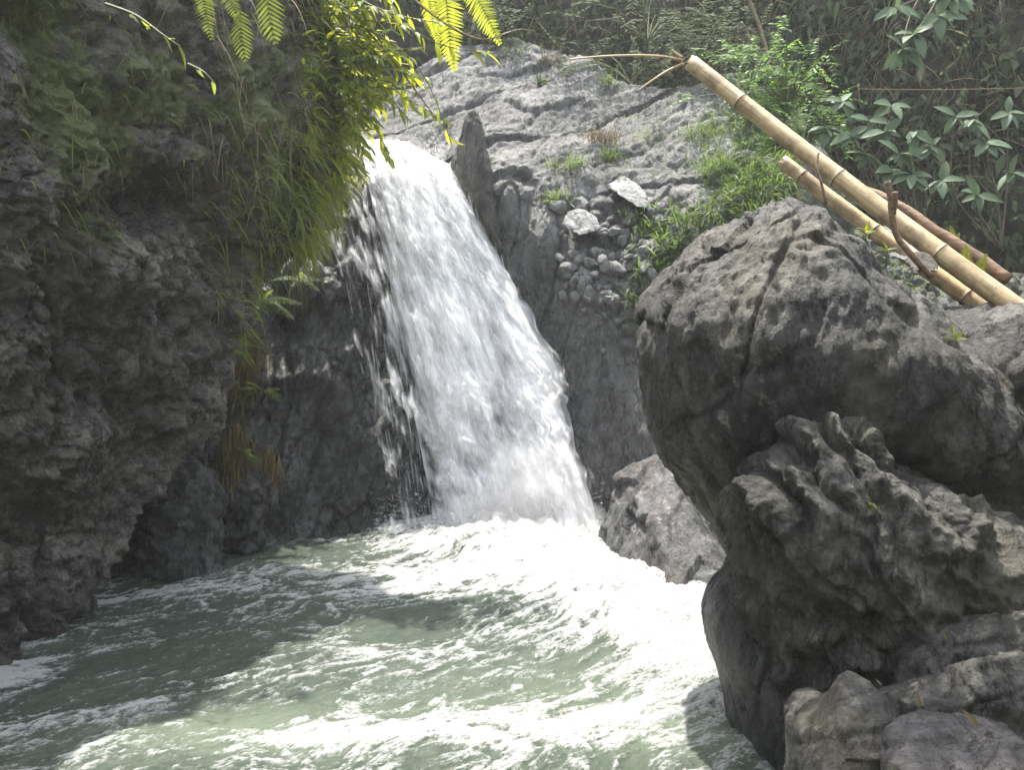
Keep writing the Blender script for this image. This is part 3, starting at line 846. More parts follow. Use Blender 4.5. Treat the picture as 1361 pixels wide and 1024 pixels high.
# ================================================================== ROCKS
def disp_mesh_from(points_or_mesh, voxel, smooth_it, fn, name, attr_fn=None):
    """convex hull (or given hulls) -> voxel remesh -> smooth -> displace along normals"""
    bm = bmesh.new()
    hulls = points_or_mesh if isinstance(points_or_mesh, list) else [points_or_mesh]
    for pts in hulls:
        vs = [bm.verts.new(tuple(p)) for p in pts]
        r = bmesh.ops.convex_hull(bm, input=vs)
        bmesh.ops.delete(bm, geom=list({g for g in r['geom_interior'] + r['geom_unused'] if isinstance(g, bmesh.types.BMVert)}), context='VERTS')
    tmp = bpy.data.meshes.new('tmp'); bm.to_mesh(tmp); bm.free()
    o = bpy.data.objects.new('tmp', tmp); COL.objects.link(o)
    md = o.modifiers.new('r', 'REMESH'); md.mode = 'VOXEL'; md.voxel_size = voxel
    ms = o.modifiers.new('s', 'SMOOTH'); ms.factor = 0.5; ms.iterations = smooth_it
    dg = bpy.context.evaluated_depsgraph_get()
    me = bpy.data.meshes.new_from_object(o.evaluated_get(dg), depsgraph=dg)
    me.name = name
    bpy.data.objects.remove(o); bpy.data.meshes.remove(tmp)
    nv = len(me.vertices)
    co = np.empty(nv * 3, np.float32); me.vertices.foreach_get('co', co); co = co.reshape(-1, 3)
    no = np.empty(nv * 3, np.float32); me.vertex_normals.foreach_get('vector', no); no = no.reshape(-1, 3)
    if attr_fn:
        at = me.attributes.new('moss', 'FLOAT', 'POINT'); at.data.foreach_set('value', np.asarray(attr_fn(co, no), np.float32))
    co = co + no * fn(co, no)[:, None]
    me.vertices.foreach_set('co', co.astype(np.float32).ravel())
    me.polygons.foreach_set('use_smooth', np.ones(len(me.polygons), bool))
    me.update()
    return me

def slices_rock(sl, fn, name, nz=200, nt=300, ex=2.5, attr_fn=None):
    """closed rock from horizontal slices (z, x_left, x_right, y_front, y_back)"""
    sl = np.array(sl, float)
    S_ = catmull(sl, nz)
    th = np.linspace(0, 2 * np.pi, nt, endpoint=False)
    ct, st = np.cos(th), np.sin(th)
    k = (np.abs(ct) ** ex + np.abs(st) ** ex) ** (-1 / ex)
    cx = (S_[:, 1] + S_[:, 2]) / 2; rx = (S_[:, 2] - S_[:, 1]) / 2
    cy = (S_[:, 3] + S_[:, 4]) / 2; ry = (S_[:, 4] - S_[:, 3]) / 2
    V = np.stack([cx[:, None] + rx[:, None] * ct * k, cy[:, None] + ry[:, None] * st * k, np.repeat(S_[:, :1], nt, 1)], -1)
    Vp = np.concatenate([V[:, -1:], V, V[:, :1]], 1)
    Nn = grid_normals(Vp)[:, 1:-1]
    c = np.stack([cx, cy, S_[:, 0]], -1)[:, None]
    if ((V - c) * Nn).sum(-1)[nz // 3: 2 * nz // 3].mean() < 0: Nn = -Nn
    attrs = None
    if attr_fn: attrs = {'moss': np.concatenate([attr_fn(V, Nn).ravel(), [0.3, 0.3]])}
    dd = fn(V, Nn)
    V = V + Nn * (dd - dd.mean() - 0.4 * dd.std())[..., None]
    i = np.arange(nz * nt).reshape(nz, nt)
    j = np.roll(i, -1, 1)
    f = np.stack([i[:-1], j[:-1], j[1:], i[1:]], -1).reshape(-1, 4)
    vv = np.vstack([V.reshape(-1, 3), V[0].mean(0), V[-1].mean(0)])
    a_, z_ = len(vv) - 2, len(vv) - 1
    capb = np.stack([np.full(nt, a_), j[0], i[0], np.full(nt, a_)], -1)
    capt = np.stack([np.full(nt, z_), i[-1], j[-1], np.full(nt, z_)], -1)
    me = bpy.data.meshes.new(name)
    me = mesh_np(name, vv, f, attrs=attrs) if attrs else mesh_np(name, vv, f)
    # close top and bottom with triangle fans
    bm = bmesh.new(); bm.from_mesh(me); bm.verts.ensure_lookup_table()
    for fan in (capb, capt):
        for q in fan:
            try: bm.faces.new([bm.verts[int(q[0])], bm.verts[int(q[1])], bm.verts[int(q[2])]]).smooth = True
            except ValueError: pass
    bmesh.ops.recalc_face_normals(bm, faces=bm.faces)
    bm.to_mesh(me); bm.free()
    return me

def boulder_fn(amp=1.0, flute=1.0, off=0.0):
    def fn(p, n):
        q = p + off
        up = np.clip(n[..., 2], 0, 1)
        fl = ridged(basis(q + fbm(q * 0.9)[..., None] * 0.25, (0.15, 0, 1.0), 3.2) * 2.0, 4)
        w1, w2, wi = worley(q * 2.2)
        crk = 1 - sst(0.0, 0.03, np.abs(perlin(basis(q, (0.2, 0.1, 1), 2.0) * 1.1 + 2)))
        fl2 = ridged(basis(q + fbm(q * 2.0)[..., None] * 0.12, (0.25, 0, 1.0), 3.5) * 5.5 + 3, 4, 0.6)
        qw = q + np.stack([fbm(q * 1.3, 3), fbm(q * 1.3 + 20, 3), fbm(q * 1.3 + 40, 3)], -1) * 0.35
        lay = ridged(basis(qw, (1.0, 0.2, -0.35), 2.5) * 2.4 + 6, 4, 0.55)          # layered cracks near the crown
        g1, g2, gi = worley(basis(qw, (0.1, 0, 1), 1.8) * 1.5 + 9)
        return amp * ((gi - 0.5) * 0.05 + np.clip(g2 - g1, 0, 0.10) * 0.25 + fbm(q * 0.8, 4) * 0.16 + fl * 0.07 * flute * (1 - 0.5 * up) + fl2 * 0.035 * flute * (1 - 0.7 * up)
                      + (lay - 0.5) * 0.10 * up + fbm(q * 7, 5, 0.6) * 0.024 - crk * 0.035)
    return fn

def lump_fn(p, n):
    q = p + 13.0
    w = fbm(q * 1.3, 3)
    across = (p[..., 0] * 0.86 + p[..., 2] * 0.46) / 0.27 + w * 1.9 + p[..., 1] * 0.4
    rid = 1 - np.abs(np.sin(np.pi * across))
    top = sst(1.05, 1.6, p[..., 2])
    kn = ridged(q * 2.6, 3)
    return fbm(q * 0.8, 3) * 0.12 - rid * 0.085 * top * (0.5 + 0.9 * sst(-0.3, 0.4, perlin(q * 1.5))) + kn * 0.10 + (ridged(basis(q + w[..., None] * 0.3, (0.5, 0, -0.86), 3.0) * 3.5, 4, 0.55) - 0.5) * 0.09 + boulder_fn(0.6, 1.4, 13.0)(p, n)
# big boulder that overhangs the pool on the right
BB = [(-0.6, 1.66, 3.9, 5.3, 7.2), (0.2, 1.60, 3.9, 5.3, 7.1), (0.88, 1.54, 3.9, 5.3, 7.0), (1.07, 1.46, 3.9, 5.25, 7.0), (1.32, 1.32, 3.9, 5.15, 7.0), (1.55, 1.15, 3.9, 5.05, 7.1), (1.75, 1.02, 3.8, 4.95, 7.1), (1.98, 0.96, 3.5, 4.82, 7.1),
      (2.4, 0.89, 2.95, 4.75, 7.0), (2.72, 0.93, 2.62, 4.85, 6.9), (2.95, 1.08, 2.30, 5.0, 6.7), (3.18, 1.28, 2.05, 5.15, 6.5), (3.33, 1.46, 1.93, 5.35, 6.2), (3.44, 1.62, 1.80, 5.65, 5.95)]
bb = tag(link('boulder', slices_rock(BB, boulder_fn(1.0, 1.0), 'boulder', 230, 420), M['boulder']),
         'huge grey boulder overhanging the pool with a rough sunlit crown under the bamboo poles', 'boulder')
# fluted lump in front of it
def lump_moss(p, n):
    px_, py_ = proj(p)
    return 0.22 + 0.55 * np.exp(-(((px_ - 1160) / 14) ** 2 + ((py_ - 660) / 35) ** 2)) + 0.12 * np.exp(-(((px_ - 1090) / 40) ** 2 + ((py_ - 610) / 30) ** 2))
LB = [(-0.6, 1.50, 3.4, 4.6, 5.9), (0.3, 1.44, 3.3, 4.5, 5.9), (0.9, 1.36, 3.15, 4.36, 5.8), (1.2, 1.30, 2.95, 4.26, 5.7), (1.5, 1.25, 2.70, 4.25, 5.5), (1.7, 1.28, 2.42, 4.3, 5.4), (1.88, 1.41, 2.2, 4.42, 5.3), (2.02, 1.50, 2.04, 4.52, 5.2), (2.10, 1.62, 1.90, 4.65, 5.0)]
tag(link('boulder', slices_rock(LB, lump_fn, 'fluted_boulder', 180, 380, attr_fn=lump_moss), M['boulder_moss']),
    'lower fluted boulder with pale knuckled ridges and a small patch of lime green moss', 'boulder')
# wet foot
FB = [(-0.6, 1.42, 2.2, 4.75, 6.2), (0.0, 1.40, 2.2, 4.75, 6.2), (0.3, 1.36, 2.2, 4.75, 6.2), (0.6, 1.26, 2.2, 4.8, 6.1), (0.82, 1.24, 2.2, 4.9, 6.0), (0.98, 1.32, 2.1, 5.0, 5.9), (1.10, 1.45, 2.0, 5.1, 5.8), (1.16, 1.6, 1.9, 5.3, 5.6)]
tag(link('boulder', slices_rock(FB, boulder_fn(0.5, 0.6, 31.0), 'wet_boulder', 110, 220), M['boulder_wet']),
    'smooth dark wet boulder rising straight from the foaming water below the overhang', 'boulder')
# right-hand neighbour beyond the crack
NBR = [(-0.6, 2.6, 5.2, 4.9, 7.2), (1.0, 2.6, 5.2, 4.9, 7.2), (1.9, 2.62, 5.0, 4.9, 7.0), (2.3, 2.62, 4.8, 4.85, 6.9), (2.55, 2.66, 4.6, 4.95, 6.7), (2.70, 2.78, 4.3, 5.1, 6.5), (2.76, 3.0, 4.0, 5.4, 6.2)]
tag(link('boulder', slices_rock(NBR, boulder_fn(0.7, 0.7, 53.0), 'side_boulder', 90, 220), M['boulder']),
    'pitted boulder beyond the narrow crack, at the lower end of the bamboo poles', 'boulder')

def hull_pts(rows):
    return np.array([P(*r) for r in rows])
def low_fn(amp, off):
    def fn(p, n):
        q = p + off
        w1, w2, wi = worley(q * 3.0)
        return amp * (fbm(q * 1.6, 4) * 0.11 + (ridged(q * 3.5, 4) - 0.5) * 0.04 + fbm(q * 9, 4, 0.6) * 0.03 - np.clip(0.12 - (w2 - w1), 0, 1) * 0.20)
    return fn
def down(pts, z=-0.4, grow=1.12):
    pts = np.array(pts); c = pts.mean(0)
    b = pts.copy(); b[:, :2] = c[:2] + (b[:, :2] - c[:2]) * grow; b[:, 2] = z
    return np.vstack([pts, b])
bottom_rocks = [
    ([(1048, 985, 3.7), (1060, 945, 3.75), (1100, 915, 3.7), (1132, 902, 3.65), (1165, 925, 3.6), (1195, 950, 3.55), (1205, 1010, 3.4), (1120, 1010, 3.3), (1060, 1040, 3.4), (1150, 905, 4.1), (1090, 940, 4.2), (1190, 940, 4.1)],
     'boulder', 'blunt pointed grey rock with small pits beside the purplish rock', M['boulder']),
    ([(1175, 1000, 3.35), (1185, 958, 3.4), (1225, 945, 3.4), (1270, 965, 3.35), (1315, 985, 3.3), (1360, 990, 3.3), (1380, 1060, 3.0), (1200, 1060, 3.05), (1220, 945, 3.8), (1340, 960, 3.8)],
     'purplish_boulder', 'purplish rock with a pale scar and dry leaves on its flank', M['purple']),
    ([(1160, 915, 4.15), (1200, 898, 4.1), (1255, 885, 4.05), (1300, 876, 4.0), (1360, 872, 4.0), (1380, 930, 3.9), (1300, 935, 3.85), (1200, 935, 3.95), (1180, 895, 4.6), (1370, 860, 4.6)],
     'ledge_rock', 'long low dark rock ledge between the fluted boulder and the purplish rock', M['boulder']),
    ([(1195, 868, 4.3), (1230, 850, 4.25), (1270, 838, 4.2), (1300, 815, 4.2), (1370, 805, 4.2), (1380, 870, 4.1), (1250, 875, 4.1), (1220, 845, 4.7), (1370, 800, 4.8)],
     'ledge_rock', 'upper sloping rock ledge tucked against the side of the fluted boulder', M['boulder']),
    ([(1050, 950, 4.1), (1060, 925, 4.15), (1085, 925, 4.1), (1095, 960, 4.0), (1080, 1030, 3.8), (1045, 1030, 3.9), (1060, 930, 4.4), (1095, 935, 4.4)],
     'boulder', 'small knobbly rock wedged between the wet boulder and the blunt pointed rock', M['boulder']),
]
for k, (rw, nm, lab, mt) in enumerate(bottom_rocks):
    pts = hull_pts(rw)
    me = disp_mesh_from(down(pts, -0.3, 1.05), 0.018, 8, low_fn(0.9, 7.0 * k), nm)
    tag(link(nm, me, mt), lab, 'rock')
# striated slab right of the fall's foot
pts = hull_pts([(786, 735, 10.3), (792, 705, 10.3), (812, 660, 10.3), (824, 634, 10.3), (850, 626, 10.2), (878, 612, 10.1), (900, 635, 9.9), (930, 690, 9.2), (972, 765, 8.3), (975, 825, 7.9), (905, 812, 8.2), (845, 770, 9.1),
                (860, 690, 9.35), (905, 735, 8.7), (830, 700, 9.9), (880, 612, 11.2), (990, 760, 9.5)])
def slate_fn(p, n):
    a = np.array([0.45, -0.35, -1.0])
    st = ridged(basis(p + fbm(p * 1.5)[..., None] * 0.12, a, 5.0) * 3.2, 4)
    w1, w2, wi = worley(basis(p, a, 2.0) * 3.0)
    topz = sst(0.9, 1.3, p[..., 2])
    return (st - 0.5) * 0.07 * (1 - 0.6 * topz) + (wi - 0.5) * 0.09 + fbm(p * 1.2, 3) * 0.08 + ridged(p * 6, 3) * 0.035 * topz + fbm(p * 12, 3) * 0.012
me = disp_mesh_from(down(pts, -0.5, 1.03), 0.028, 6, slate_fn, 'striated_rock')
tag(link('striated_rock', me, M['slate']), 'grey striated rock with a speckled top standing in the foam right of the waterfall', 'rock')
# fin rock beside the lip of the fall
pts = hull_pts([(596, 222, 12.7), (610, 186, 12.6), (622, 148, 12.5), (633, 146, 12.5), (643, 175, 12.5), (650, 240, 12.3), (648, 300, 12.2), (612, 250, 12.5), (628, 148, 13.0), (600, 220, 13.4), (655, 235, 13.2), (650, 320, 13.0), (668, 340, 12.2)])
me = disp_mesh_from(pts, 0.03, 3, low_fn(0.5, 3.0), 'fin_rock')
tag(link('fin_rock', me, M['boulder']), 'upright dark fin of rock beside the lip of the waterfall', 'rock')
# wet boulder under the left cliff and its neighbours
left_rocks = [
    ([(165, 765, 9.0), (185, 700, 9.1), (215, 640, 9.3), (245, 605, 9.5), (280, 598, 9.6), (298, 640, 9.6), (300, 700, 9.5), (290, 740, 9.45), (240, 775, 9.05), (230, 690, 8.95), (270, 640, 9.2), (275, 700, 9.1), (260, 610, 10.2), (180, 720, 9.9)],
     'tall wet black boulder standing in the water beneath the overhanging cliff', M['boulder_wet'], 0.024),
    ([(95, 815, 8.0), (100, 800, 8.05), (118, 786, 8.1), (132, 798, 8.1), (128, 825, 7.9), (100, 835, 7.85), (115, 790, 8.4)],
     'small dark stone ringed with splashing foam at the foot of the cliff', M['boulder_wet'], 0.02),
    ([(300, 690, 10.1), (310, 640, 10.2), (335, 615, 10.3), (355, 640, 10.3), (352, 680, 10.2), (330, 700, 10.0), (330, 630, 10.7)],
     'rounded wet rock below the hanging brown roots', M['boulder_wet'], 0.024),
    ([(745, 300, 12.0), (752, 280, 12.1), (775, 276, 12.1), (795, 290, 12.0), (800, 308, 11.9), (770, 314, 11.85), (775, 280, 12.5)],
     'pale square block of stone at the head of the gully', M['loose'], 0.024),
    ([(805, 245, 12.3), (830, 232, 12.5), (850, 250, 12.2), (870, 280, 11.9), (850, 278, 11.85), (820, 258, 12.0), (850, 250, 12.7)],
     'tilted pale flat stone lying on the mossy slope above the gully', M['loose'], 0.024),
    ([(1150, 330, 6.3), (1165, 302, 6.4), (1200, 295, 6.5), (1245, 310, 6.4), (1265, 345, 6.2), (1200, 350, 6.0), (1200, 300, 6.9)],
     'small pale sunlit rock tucked under the bamboo poles behind the big boulder', M['loose'], 0.02),
    ([(1200, 345, 5.7), (1215, 334, 5.75), (1240, 340, 5.75), (1255, 362, 5.6), (1215, 368, 5.5), (1225, 340, 6.0)],
     'small rounded dark stone on the boulder crown in front of the bamboo', M['boulder'], 0.02),
]
for k, (rw, lab, mt, vx) in enumerate(left_rocks):
    pts = hull_pts(rw)
    if k < 2: pts = down(pts, -0.5, 1.0)
    elif k == 2: pts = down(pts, 0.05, 1.0)
    me = disp_mesh_from(pts, vx, 5, low_fn(2.0 if k in (0, 2) else 0.5, 11.0 * k), 'wet_boulder' if k < 3 else 'stone')
    tag(link('wet_boulder' if k < 3 else 'stone', me, mt), lab, 'rock')

# ---- small stones: a few shared shapes
def stone_mesh(seed, sub=2):
    bm = bmesh.new(); bmesh.ops.create_icosphere(bm, subdivisions=sub, radius=1.0)
    co = np.array([v.co[:] for v in bm.verts])
    r_ = np.random.RandomState(seed)
    for _ in range(9):                                   # a few flat facets
        d = r_.normal(size=3); d /= np.linalg.norm(d); h = 0.48 + 0.32 * r_.rand()
        k = co @ d; over = k > h * 0.92
        co[over] -= (k[over] - h)[:, None] * d * 0.85
    co *= 1 + 0.18 * perlin(co * 1.4 + seed * 5.0)[:, None]
    for v, c in zip(bm.verts, co): v.co = c
    me = bpy.data.meshes.new('stone'); bm.to_mesh(me); bm.free()
    me.polygons.foreach_set('use_smooth', np.ones(len(me.polygons), bool))
    return me
st_cliff = [stone_mesh(k) for k in range(5)]
st_loose = [stone_mesh(20 + k) for k in range(5)]
for m_ in st_cliff: m_.materials.append(M['stone'])
for m_ in st_loose:
    m_.materials.append(M['loose'])
    m_.polygons.foreach_set('use_smooth', np.zeros(len(m_.polygons), bool))

def place(name, me, pos, nrm, size, rs_, parent=None, sink=0.3, flat=0.75):
    o = bpy.data.objects.new(name, me); COL.objects.link(o)
    z = V3(nrm).normalized()
    q = z.to_track_quat('Z', 'Y') @ Matrix.Rotation(rs_.rand() * 6.28, 3, 'Z').to_quaternion()
    sx = size * (0.8 + 0.5 * rs_.rand()); sy = size * (0.7 + 0.3 * rs_.rand()); sz = size * flat
    o.matrix_world = Matrix.LocRotScale(V3(pos) + z * (sz * (1 - 2 * sink)) * 0.6, q, Vector((sx, sy, sz)))
    if parent is not None: o.parent = parent
    return o

def pick(Vg, Ng, px_, py_, box, n, rs_, facing=True):
    x0, y0_, x1, y1 = box
    m = (px_ > x0) & (px_ < x1) & (py_ > y0_) & (py_ < y1)
    if facing: m &= ((Ng * (Vg - _o)).sum(-1) < 0)
    idx = np.argwhere(m)
    if len(idx) == 0: return np.zeros((0, 3)), np.zeros((0, 3))
    # even out the sampling in the picture
    sel = idx[rs_.randint(0, len(idx), n)]
    return Vg[sel[:, 0], sel[:, 1]], Ng[sel[:, 0], sel[:, 1]]

rs = np.random.RandomState(21)
for box, n, smin, smax in [((0, 380, 280, 780), 90, 0.02, 0.08), ((120, 420, 300, 640), 50, 0.025, 0.09), ((0, 200, 260, 420), 30, 0.03, 0.10), ((0, 300, 140, 520), 10, 0.07, 0.14), ((150, 100, 380, 330), 12, 0.05, 0.12)]:
    p_, n_ = pick(C1, CN, CPX, CPY, box, n, rs)
    for a_, b_ in zip(p_, n_):
        place('stone', st_cliff[rs.randint(5)], a_, b_, smin + (smax - smin) * rs.rand() ** 2, rs, cliff, 0.5, 0.75)
BPX, BPY = proj(B)
for box, n, smin, smax in [((742, 300, 900, 400), 80, 0.05, 0.13), ((760, 380, 860, 470), 16, 0.03, 0.07), ((740, 260, 900, 330), 14, 0.08, 0.16), ((840, 300, 900, 360), 6, 0.08, 0.15)]:
    p_, n_ = pick(B, BN, BPX, BPY, box, n, rs)
    for a_, b_ in zip(p_, n_):
        o = place('stone', st_loose[rs.randint(5)], a_, b_, smin + (smax - smin) * rs.rand() ** 1.5, rs, None, 0.28, 0.8)
        tag(o, 'loose grey stone lodged among others in the gully right of the waterfall', 'stone', 'loose stones in the gully')
for box, n in [((350, 560, 540, 715), 36), ((380, 380, 520, 560), 14)]:
    p_, n_ = pick(B, BN, BPX, BPY, box, n, rs)
    for a_, b_ in zip(p_, n_):
        place('stone', st_cliff[rs.randint(5)], a_, b_, 0.02 + 0.05 * rs.rand() ** 2, rs, wall, 0.35, 0.7)

# ================================================================== VEGETATION
def leaf_shape(name, W=0.2, fold=0.15, droop=0.2, seg=5, broad=False):
    t = np.linspace(0, 1, seg + 1)
    if broad: w = np.sin(np.pi * t ** 0.8) ** 0.75 * W
    else: w = np.sin(np.pi * np.clip(t ** 0.75, 0, 1)) ** 0.9 * W
    w[0] = 0.012
    z = -droop * t ** 2
    v = []
    for k in range(seg + 1):
        v += [(t[k], -w[k], z[k] + fold * w[k]), (t[k], 0, z[k]), (t[k], w[k], z[k] + fold * w[k])]
    f = []
    for k in range(seg):
        a_ = k * 3
        f += [(a_, a_ + 1, a_ + 4, a_ + 3), (a_ + 1, a_ + 2, a_ + 5, a_ + 4)]
    return mesh_np(name, v, f)

def aim(pos, d, up, scale):
    x = V3(d).normalized()
    z = V3(up); z = (z - x * z.dot(x))
    if z.length < 1e-4: z = Vector((0, 1, 0)) - x * x.y
    z.normalize(); y = z.cross(x)
    m = Matrix((x, y, z)).transposed().to_4x4()
    return Matrix.Translation(V3(pos)) @ m @ Matrix.Diagonal((scale, scale, scale, 1))

def put(name, me, mat4, par, base):
    o = bpy.data.objects.new(name, me); COL.objects.link(o)
    o.parent = par
    o.matrix_local = Matrix.Translation(-Vector(base)) @ mat4
    return o

def frond_shape(name, seed, m, n=22, wl=0.24, curl=0.5, slant=0.35, wleaf=0.045):
    """a fern frond of length 1 along +X, drooping"""
    r_ = np.random.RandomState(seed)
    t = np.linspace(0, 1, 12)
    rach = np.stack([t, 0.04 * np.sin(t * 3 + seed), -curl * t ** 2], -1)
    parts = [(lambda a_: (a_[0], np.array(a_[1])))(tube(rach, 0.008 * (1 - 0.8 * t), 4, False))]
    tt = np.linspace(0.08, 0.98, n)
    base = np.stack([np.interp(tt, t, rach[:, k]) for k in range(3)], -1)
    ln = wl * np.sin(np.pi * np.clip(tt * 0.82 + 0.14, 0, 1)) ** 0.9
    for sgn in (-1, 1):
        d = np.stack([np.full(n, slant), np.full(n, float(sgn)), -0.15 - curl * tt * 0.6], -1) + r_.normal(size=(n, 3)) * 0.05
        parts.append(blades(base, d, ln * (0.9 + 0.2 * r_.rand(n)), wleaf, 0.12, 3, 'grass', r_, up=(0.3, 0, 1), roll=0.1))
    v, f = merge(parts)
    me = mesh_np(name, v, f); me.materials.append(m)
    return me

LEAF_LIME = leaf_shape('leaf', 0.16, 0.3, 0.25); LEAF_LIME.materials.append(M['lime'])
LEAF_LIME2 = leaf_shape('leaf', 0.10, 0.3, 0.35); LEAF_LIME2.materials.append(M['lime'])
LEAF_GREEN = leaf_shape('leaf', 0.14, 0.3, 0.3); LEAF_GREEN.materials.append(M['grass'])
LEAF_BROAD = leaf_shape('leaf', 0.21, 0.25, 0.3, 6, True); LEAF_BROAD.materials.append(M['leaf'])
FROND_LIME = [frond_shape('frond', k, M['lime'], 26, 0.20, 0.35) for k in (1, 2)]
FROND = [frond_shape('frond', k, M['fern'], 22, 0.22, 0.45) for k in (3, 4)]
FROND_LONG = frond_shape('frond', 9, M['fern'], 13, 0.30, 0.25, 0.7, 0.06)

rs = np.random.RandomState(33)
def leafy_branch(pts, n, leaf, ll, label, name='leafy_branch', spread=0.9, mat=None, cat='branch', group=None, hang=0.5):
    pts = np.asarray(pts, float)
    c = catmull(pts, 24)
    root = thing(name, label, cat, tuple(c[0]), group)
    st = link('stem', tube_mesh('stem', c - c[0], np.linspace(0.012, 0.004, 24), 6), mat or M['stem'], root)
    tan = np.gradient(c, axis=0); tan /= np.linalg.norm(tan, axis=1)[:, None]
    for k in range(n):
        t = 0.18 + 0.82 * (k + rs.rand() * 0.6) / n
        i = min(23, int(t * 23))
        side = np.cross(tan[i], (0, 0.3, 1)); side /= np.linalg.norm(side) + 1e-9
        sg = 1 if k % 2 else -1
        d = tan[i] * 0.7 + side * sg * spread * (0.6 + 0.6 * rs.rand()) + np.array([0, -0.25, -hang * rs.rand()]) + rs.normal(size=3) * 0.18
        up = np.array([0, -0.5, 0.8]) + rs.normal(size=3) * 0.4
        put('leaf', leaf, aim(c[i], d, up, ll * (0.65 + 0.6 * rs.rand())), root, c[0])
    return root

def fern(anchor, fronds, shapes, label, name='fern', group=None):
    root = thing(name, label, 'fern', tuple(anchor), group)
    for d, L, up in fronds:
        put('frond', shapes[rs.randint(len(shapes))], aim(anchor, d, up, L), root, anchor)
    return root

# ---- lit branches reaching out from the cliff edge (upper left of the fall)
D_ = 9.7
BR = [
    ([(440, 20), (500, 45), (560, 95), (600, 190)], 'slender leafy branch dipping toward the fin of rock'),
    ([(430, 90), (490, 95), (540, 130), (575, 150)], 'lime green leafy branch above the lip of the waterfall'),
    ([(450, -20), (520, 25), (590, 60), (655, 70)], 'long bare-tipped twig with lime leaves stretching over the upper slab'),
    ([(430, 55), (470, 70), (510, 120), (545, 160)], 'lime green leafy branch drooping over the stream above the lip'),
    ([(435, 130), (470, 140), (500, 170), (520, 215)], 'leafy branch hanging just left of the waterfall lip'),
    ([(440, -30), (480, 0), (530, 20), (585, 30)], 'topmost lime green leafy branch growing from the cliff edge'),
    ([(420, 30), (450, 50), (470, 90), (480, 140)], 'short bushy lime branch close against the cliff edge'),
    ([(410, -20), (440, 10), (470, 30), (500, 60)], 'dense sunlit sprig at the top of the cliff edge'),
    ([(425, 100), (450, 120), (470, 160), (476, 200)], 'sunlit sprig trailing down the cliff edge to the lip'),
    ([(415, 60), (440, 60), (470, 62), (505, 80)], 'sunlit sprig with narrow leaves midway up the cliff edge'),
]
for k, (ps, lab) in enumerate(BR):
    leafy_branch([P(x, y, D_ + (0.25 if j == 0 else -0.10 * j + 0.2 * math.sin(k * 2.1))) for j, (x, y) in enumerate(ps)], 22 if k not in (0, 2) else 18, LEAF_LIME if k % 3 else LEAF_LIME2, 0.19 if k not in (7, 8, 6) else 0.15, lab)
# more sunlit sprigs crowding the edge
for k in range(48):
    x = (405 if k < 30 else 430) + 40 * rs.rand(); y = -40 + 250 * rs.rand()
    ex, ey = 30 + 95 * rs.rand() * (1 if y < 120 else 0.5), -10 + 60 * rs.rand()
    d0 = 9.9 - 0.3 * rs.rand()
    leafy_branch([P(x, y, d0 + 0.2), P(x + ex * 0.5, y + ey * 0.2, d0 - 0.1), P(x + ex, y + ey, d0 - 0.3 + 0.3 * rs.rand())], 13, (LEAF_LIME, LEAF_LIME2)[k % 2], 0.20, 'short sunlit sprig of lime leaves crowding the cliff edge', 'sprig', cat='sprig', group='sunlit sprigs crowding the cliff edge')
# straight dark twig pointing at the rock
c = np.array([P(480, 30, 9.7), P(530, 90, 9.6), P(580, 158, 9.5)])
tag(link('twig', tube_mesh('twig', catmull(c, 10), np.linspace(0.012, 0.006, 10), 6), M['branch']), 'straight bare dark twig pointing down at the rock beside the lip', 'twig')
c = np.array([P(540, -10, 9.6), P(590, 30, 9.5), P(640, 52, 9.5), P(684, 40, 9.5)])
tag(link('twig', tube_mesh('twig', catmull(c, 16), np.linspace(0.012, 0.006, 16), 6), M['branch']), 'thin arching bare twig across the top of the slab', 'twig')
# lime ferns at the top
for ps, L, lab in [((560, -30), 0.62, 'lime green fern frond hanging at the top beside the twigs'), ((585, -40), 0.95, 'broad lime green fern frond drooping lowest over the slab'), ((605, -45), 0.85, 'pointed lime green fern frond reaching furthest over the slab')]:
    a_ = P(ps[0], ps[1], 9.5)
    dx = {560: (0.35, 0, -1), 585: (0.2, -0.1, -1.0), 605: (0.6, -0.1, -0.75)}[ps[0]]
    fern(a_, [(dx, L, (0, -1, 0.35))], FROND_LIME, lab)
# ---- fern fronds hanging on the shaded cliff top
for (x, y), d, L, sh, lab in [((318, 10), (0.15, -0.2, -1), 0.42, FROND_LONG, 'single fern frond with curved leaflets hanging against the shaded cliff'),
                             ((352, -30), (0.2, -0.2, -1), 0.52, FROND_LONG, 'long fern frond with slanting leaflets near the top of the cliff'),
                             ((270, -40), (0.1, -0.2, -1), 0.5, FROND[0], 'dark fern frond hanging at the top of the shaded cliff'),
                             ((295, -40), (0.35, -0.3, -1), 0.42, FROND[1], 'dim fern frond drooping beside the hanging roots of the cliff top')]:
    fern(P(x, y, 7.6), [(d, L, (0.1, -1, 0.2))], [sh], lab)
leafy_branch([P(140, 5, 6.2), P(180, 20, 6.1), P(215, 45, 6.0), P(240, 62, 6.0)], 7, LEAF_LIME, 0.13, 'thin arching sprig with a bright leaf at its tip on the shaded cliff', 'sprig', cat='sprig')
leafy_branch([P(250, 85, 7.0), P(270, 95, 6.9), P(285, 110, 6.9)], 3, LEAF_GREEN, 0.11, 'tiny sprig of three leaves on the bare cliff face', 'sprig', cat='sprig')

